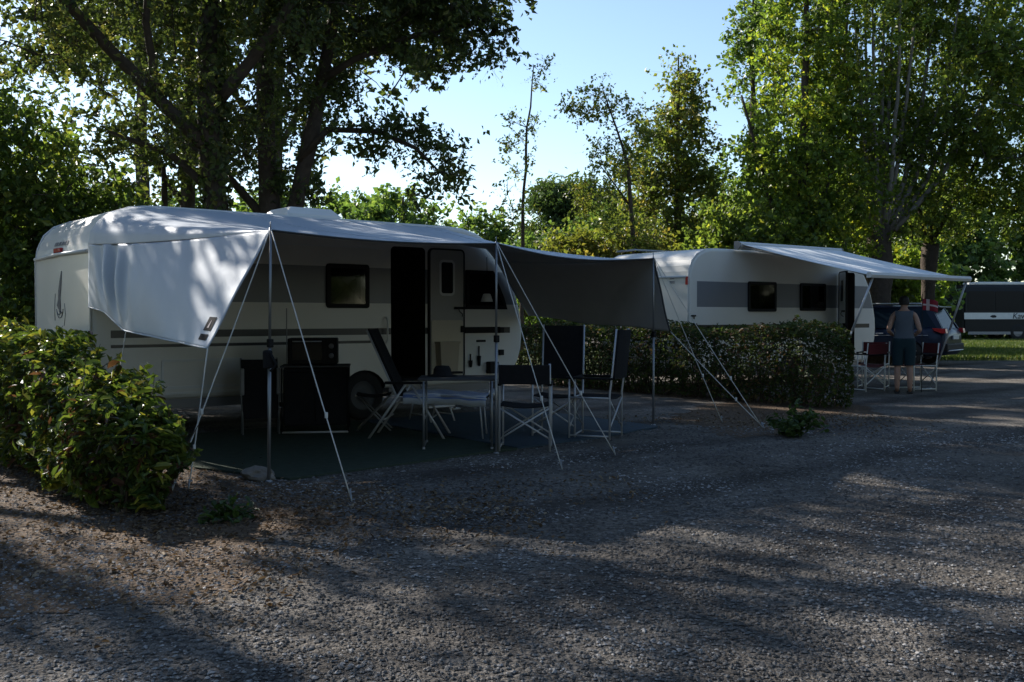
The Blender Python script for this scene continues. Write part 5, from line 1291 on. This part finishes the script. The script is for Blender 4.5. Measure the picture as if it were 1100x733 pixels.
# ------------------------------------------------------------------ person standing by the farther awning
def make_person():
    root = thing('person', 'person in grey-blue tank top and teal shorts standing among the red chairs', 'person', (6.86, 17.3, 0), R(-20)); root.scale = (.94, .95, .985)
    # local: facing +y (away from the camera), arms bent, hands in front
    v, e, r = [], [], []
    def add(p, rad, par=None):
        v.append(p); r.append(rad)
        if par is not None: e.append((par, len(v) - 1))
        return len(v) - 1
    pel = add((0, 0, .93), (.165, .125))
    w_ = add((0, 0, 1.08), (.15, .11), pel); ch_ = add((0, -.01, 1.28), (.17, .12), w_); ub = add((0, -.005, 1.41), (.13, .095), ch_)
    nk = add((0, .01, 1.5), (.055, .06), ub); hd0 = add((0, .03, 1.58), (.075, .088), nk); hd1 = add((0, .03, 1.67), (.078, .095), hd0); add((0, .025, 1.72), (.05, .06), hd1)
    fing = []
    for s in (-1, 1):
        hip = add((s * .095, 0, .86), (.1, .11), pel); kn = add((s * .105, .015, .48), (.058, .062), hip); cf = add((s * .11, -.02, .33), (.056, .062), kn)
        an = add((s * .11, -.02, .085), (.036, .042), cf); add((s * .115, .1, .04), (.04, .032), an)
        sh = add((s * .185, 0, 1.395), (.062, .062), ub); el = add((s * .275, -.07, 1.12), (.042, .044), sh); wr = add((s * .185, .14, 1.03), (.028, .03), el)
        pa = add((s * .13, .2, 1.03), (.024, .038), wr)
        for k in range(4):
            f1 = add((s * (.09 - .0 * k), .225, 1.055 - .02 * k), (.0095, .0095), pa); add((s * .05, .22 + .004 * k, 1.05 - .02 * k - (.006 if k in (0, 3) else 0)), (.008, .008), f1)
        th = add((s * .14, .225, 1.075), (.011, .011), pa); add((s * .11, .245, 1.09), (.009, .009), th)
    me = bpy.data.meshes.new('body'); me.from_pydata(v, e, []); me.update()
    o = bpy.data.objects.new('body', me); COL.objects.link(o)
    md = o.modifiers.new('skin', 'SKIN'); md.use_smooth_shade = True
    for i, d in enumerate(me.skin_vertices[0].data): d.radius = r[i]
    me.skin_vertices[0].data[0].use_root = True
    ss = o.modifiers.new('sub', 'SUBSURF'); ss.levels = 2; ss.render_levels = 2
    bmesh_ = eval_mesh(o); bpy.data.objects.remove(o)
    # face: nose, brow, ears merged as displaced skin (the face looks away)
    bm = bmesh.new(); bm.from_mesh(bmesh_)
    for q in bm.verts:
        c = q.co
        if c.z > 1.53 and abs(c.x) < .02 and c.y > .1 and 1.58 < c.z < 1.64: c.y += .022
        if 1.58 < c.z < 1.66 and abs(c.x) > .072 and abs(c.y - .03) < .03: c.x *= 1.22
        if c.y > .09 and 1.625 < c.z < 1.65 and .02 < abs(c.x) < .045: c.y -= .008
    bm.to_mesh(bmesh_)
    for p in bmesh_.polygons: p.use_smooth = True
    link('body', bmesh_, M['skin'], root)
    for z_ in (.5, .93, .98, 1.455, 1.575, 1.69):
        bmesh.ops.bisect_plane(bm, geom=bm.verts[:] + bm.edges[:] + bm.faces[:], plane_co=(0, 0, z_), plane_no=(0, 0, 1))
    for x_ in (-.15, .15):
        bmesh.ops.bisect_plane(bm, geom=[q for q in bm.verts[:] + bm.edges[:] + bm.faces[:]], plane_co=(x_, 0, 0), plane_no=(1, 0, 0))
    def garment(name, keep, off, mat):
        b2 = bm.copy(); b2.normal_update()
        bmesh.ops.delete(b2, geom=[f for f in b2.faces if not keep(f.calc_center_median())], context='FACES')
        seen = set(); best = []
        for f0_ in b2.faces[:]:
            if f0_ in seen: continue
            st_ = [f0_]; isl = []; seen.add(f0_)
            while st_:
                q_ = st_.pop(); isl.append(q_)
                for ed_ in q_.edges:
                    for n2 in ed_.link_faces:
                        if n2 not in seen: seen.add(n2); st_.append(n2)
            best.append(isl)
        best.sort(key=lambda isl: sum(f_.calc_area() for f_ in isl))
        bmesh.ops.delete(b2, geom=[f_ for isl in best[:-1] for f_ in isl], context='FACES')
        bmesh.ops.delete(b2, geom=[q for q in b2.verts if not q.link_faces], context='VERTS')
        ns = {q: q.normal.copy() for q in b2.verts}
        for q in b2.verts: q.co += ns[q] * off
        m_ = bpy.data.meshes.new(name); b2.to_mesh(m_); b2.free()
        for p in m_.polygons: p.use_smooth = True
        g = link(name, m_, mat, root); sm = g.modifiers.new('thickness', 'SOLIDIFY'); sm.thickness = .008; sm.offset = 1
    garment('tank_top', lambda c: .93 < c.z < 1.455 and abs(c.x) < (.205 if c.z < 1.3 else .15) and abs(c.y) < .17 and not (abs(c.x) > .17 and c.y > .1), .012, M['tank'])
    garment('shorts', lambda c: .5 < c.z < .98 and abs(c.x) < .21 and abs(c.y) < .16, .022, M['shorts'])
    garment('hair', lambda c: c.z > 1.575 and (c.y < .05 or c.z > 1.69) and abs(c.x) < .1, .014, M['hair'])
    for s in (-1, 1):
        sm = MB(); sm.rbox((s * .113, .045, .012), (.095, .26, .024), .01); sm.tube([(s * .113 - .05, .08, .02), (s * .113, .09, .078), (s * .113 + .05, .08, .02)], .01, n=6); sm.build('sandal', M['sandal'], root)
    bm.free()
make_person()

# ------------------------------------------------------------------ dark SUV
def make_car():
    hd = np.array([-.777, .629]); ang = math.degrees(math.atan2(hd[1], hd[0]))
    # rear-left corner (local x=-2.3, y=+.9) at world (11.1, 26)
    ca_, sa_ = math.cos(R(ang)), math.sin(R(ang)); lx_, ly_ = -2.3, .9
    root = thing('parked_car', 'dark navy estate car with roof rails, its red-lit rear turned to the lane', 'car', (11.45 - (lx_ * ca_ - ly_ * sa_), 26.2 - (lx_ * sa_ + ly_ * ca_), 0), R(ang))
    secs = [(-2.33, .62, .46, .80), (-2.3, .80, .36, .92), (-2.2, .88, .30, 1.02), (-1.9, .915, .27, 1.07), (-1.3, .925, .26, 1.06), (-.3, .93, .24, 1.03), (.6, .93, .24, 1.0), (1.2, .92, .25, .97), (1.7, .90, .27, .90), (2.05, .85, .30, .82), (2.25, .76, .36, .70), (2.33, .6, .44, .6)]
    vs = []; K = 12
    for x, hw, zl, zb in secs:
        h = zb - zl
        half = [(0, zl), (.75 * hw, zl), (.95 * hw, zl + .06 * h), (hw, zl + .3 * h), (hw * .985, zl + .62 * h), (hw * .95, zl + .86 * h), (hw * .86, zb), ]
        loop = [(x, y, z) for y, z in half] + [(x, 0, zb + .03)] + [(x, -y, z) for y, z in reversed(half[1:])]
        vs += loop; n = len(loop)
    fs = [list(range(n)), list(range(len(vs) - 1, len(vs) - 1 - n, -1))]
    for k in range(len(secs) - 1):
        for i in range(n):
            j = (i + 1) % n; fs.append((k * n + i, k * n + j, (k + 1) * n + j, (k + 1) * n + i))
    body = MB().add(vs, fs).build('body', [M['navy'], M['black_plastic']], root)
    cutters = []
    for x in (-1.42, 1.42):
        for y in (-.95, .95):
            o = MB().lathe([(0, -.25), (.38, -.25), (.38, .25), (0, .25)], (x, y, .34), 'y', 24, smooth=False).build('cutter', []); o.location = root.location; o.rotation_euler = root.rotation_euler; cutters.append(o)
    bpy.context.view_layer.update(); cut(body, cutters)
    for p in body.data.polygons:
        p.use_smooth = len(p.vertices) == 4
    # greenhouse: belt loop to roof loop
    def loop(pts, z): return [(x, y, z) for x, y in pts]
    belt = [(-2.2, -.6), (-2.1, -.78), (-1.6, -.84), (0, -.85), (.9, -.8), (1.15, -.6), (1.15, .6), (.9, .8), (0, .85), (-1.6, .84), (-2.1, .78), (-2.2, .6)]
    roof = [(-1.88, -.5), (-1.78, -.6), (-1.3, -.66), (-.3, -.67), (.12, -.62), (.28, -.48), (.28, .48), (.12, .62), (-.3, .67), (-1.3, .66), (-1.78, .6), (-1.88, .5)]
    g = MB(); n = len(belt); vs = loop(belt, 1.02) + loop(roof, 1.6)
    g.add(vs, [(i, (i + 1) % n, n + (i + 1) % n, n + i) for i in range(n)] + [list(range(2 * n - 1, n - 1, -1))]); g.build('windows', M['car_glass'], root)
    r_ = MB(); ro = [(x * 1.03 if x > 0 else x * 1.02, y * 1.03) for x, y in roof]; ri = [(x * .9 - .05, y * .85) for x, y in roof]
    r_.add(loop(ro, 1.585) + loop(ro, 1.62) + loop(ri, 1.655), [(k * n + i, k * n + (i + 1) % n, (k + 1) * n + (i + 1) % n, (k + 1) * n + i) for k in (0, 1) for i in range(n)] + [list(range(2 * n, 3 * n))])
    r_.build('roof', M['navy'], root)
    for sy in (-1, 1):
        for bx, rx, wd in ((1.0, .2, .05), (-.15, -.35, .07), (-1.25, -1.1, .07), (-2.12, -1.8, .12)):
            p = MB(); b0 = np.array((bx, sy * .835 if bx > -2 else sy * .775, 1.0)); b1 = np.array((rx, sy * .665 if rx > -1.7 else sy * .6, 1.6))
            o = np.array((0, sy * .012, 0)); d = np.array((wd, 0, 0))
            q = [b0 - d + o, b0 + d + o, b1 + d * .7 + o, b1 - d * .7 + o]; q2 = [a - 3 * o for a in q]
            p.add([tuple(a) for a in q + q2], [(0, 1, 2, 3), (7, 6, 5, 4), (0, 4, 5, 1), (1, 5, 6, 2), (2, 6, 7, 3), (3, 7, 4, 0)]); p.build('pillar', M['navy'], root)
        rl = MB(); rl.tube([(-1.75, sy * .58, 1.64), (-1.6, sy * .6, 1.7), (-.2, sy * .62, 1.7), (0, sy * .6, 1.64)], .018, n=8); rl.build('roof_rail', M['alu'], root)
        tl = MB(); tl.prism([(-2.36, .90), (-2.34, 1.02), (-2.0, 1.03), (-2.08, .96), (-2.24, .90)], 'y', sy * .76, sy * .93); tl.build('tail_light', M['red_lens'], root)
        hl = MB(); hl.prism([(2.3, .66), (2.2, .8), (1.8, .84), (1.95, .7)], 'y', sy * .6, sy * .88); hl.build('headlight', M['plate'], root)
        mr = MB(); mr.rbox((.85, sy * 1.0, 1.08), (.14, .2, .14), .04); mr.build('mirror', M['navy'], root)
        ln = MB(); ln.tube([(-1.9, sy * .935, .84), (-.9, sy * .94, .83), (.9, sy * .93, .79)], .006, n=5); ln.build('chrome_strip', M['alu'], root)
        for x in (-.62, .42):
            h = MB(); h.rbox((x, sy * .94, .88), (.2, .03, .03), .01); h.build('door_handle', M['alu'], root)
        for x in (-1.42, 1.42):
            t = MB(); y0 = sy * .93; d = -sy
            t.lathe([(.2, 0), (.3, -.0), (.335, d * .03), (.34, d * .1), (.335, d * .19), (.3, d * .22), (.2, d * .22)], (x, y0, .34), 'y', 28); wo = t.build('wheel', M['rubber'], root)
            q = MB()
            q.lathe([(.2, d * .02), (.235, d * .005), (.235, d * .15), (.2, d * .15)], (x, y0, .34), 'y', 28)
            for k in range(7):
                a = 6.283 * k / 7; q.tube([(x, y0 + d * .03, .34), (x + .21 * math.cos(a), y0 + d * .02, .34 + .21 * math.sin(a))], [.035, .022], n=6)
            q.build('rim', M['rim'], wo)
    b = MB(); b.rbox((-2.3, 0, .52), (.14, 1.6, .2), .04); b.build('rear_bumper', M['black_plastic'], root)
    b = MB(); b.tube([(-2.36, -.7, .43), (-2.39, 0, .43), (-2.36, .7, .43)], .02, n=8); b.build('bumper_trim', M['alu'], root)
    b = MB(); b.rbox((-2.36, 0, .78), (.03, .52, .11), .008); b.build('number_plate', M['plate'], root)
    b = MB(); b.rbox((-1.96, 0, 1.6), (.26, 1.15, .035), .012); b.build('spoiler', M['navy'], root)
M['coach_glass'] = pmat('coach glass', (0.008, 0.008, 0.009), 0.45, 0, 0.1, spec=0.15)
M['car_glass'] = pmat('car glass', (0.006, 0.015, 0.026), 0.25, 0, 0.1, spec=0.12)
make_car()

# ------------------------------------------------------------------ dark coach at the right edge
co = thing('coach', 'long dark coach with a white lettered band along its side, cut by the right edge', 'coach', (25.1, 55.0, 0), R(3))
prof = [(0, .5), (0, 2.7), (.08, 2.98), (.3, 3.12), (2.2, 3.12), (2.42, 2.98), (2.5, 2.7), (2.5, .5)]
m = MB(); Lc = 11.5; m.prism([(p[0], p[1]) for p in prof], 'x', .12, Lc - .12); m.prism(chamfer_profile(prof, .08), 'x', 0, .12); m.prism(chamfer_profile(prof, .08), 'x', Lc - .12, Lc)
m.build('body', M['coach'], co)
m = MB(); m.box((Lc / 2, -.02, 1.37), (Lc - .1, .03, .36)); m.build('side_band', M['coach_white'], co)
for k in range(7):
    m = MB(); m.prism(round_rect(.25 + k * 1.58, 1.68, 1.75 + k * 1.58, 2.75, .08), 'y', -.018, .0); m.build('window', M['coach_glass'], co)
m = MB(); m.rbox((3.2, 1.2, 3.2), (4.4, 1.7, .16), .05); m.build('roof_unit', M['coach_white'], co)
for x in (3.15, 9.2):
    for y in (.0, 2.2):
        m = MB(); m.lathe([(.26, 0), (.42, -.01), (.48, .04), (.48, .26), (.42, .3), (.26, .3)], (x, y, .48), 'y', 28); wo = m.build('wheel', M['rubber'], co)
        m = MB(); m.lathe([(0, .06), (.1, .03), (.2, .08), (.27, .02), (.27, .28), (0, .28)], (x, y, .48), 'y', 20); m.build('rim', M['grey_panel'], wo)
m = MB(); m.box((Lc / 2, .02, .42), (Lc - .6, .03, .16)); m.build('skirt', M['grey_panel'], co)
m = MB(); m.prism([(1.5, 1.34), (1.62, 1.42), (1.78, 1.42), (1.88, 1.36), (1.84, 1.28), (1.66, 1.27)], 'y', -.042, -.034); m.build('emblem', M['black_plastic'], co)
cu = bpy.data.curves.new('lettering', 'FONT'); cu.body = 'Kaw'; cu.size = .46; cu.extrude = .005; cu.shear = .15; cu.space_character = .95
to_ = bpy.data.objects.new('lettering', cu); COL.objects.link(to_)
tm_ = eval_mesh(to_); bpy.data.objects.remove(to_)
lt = link('lettering', tm_, M['black_plastic'], co, loc=(2.78, -.042, 1.22)); lt.rotation_euler = (R(90), 0, 0)
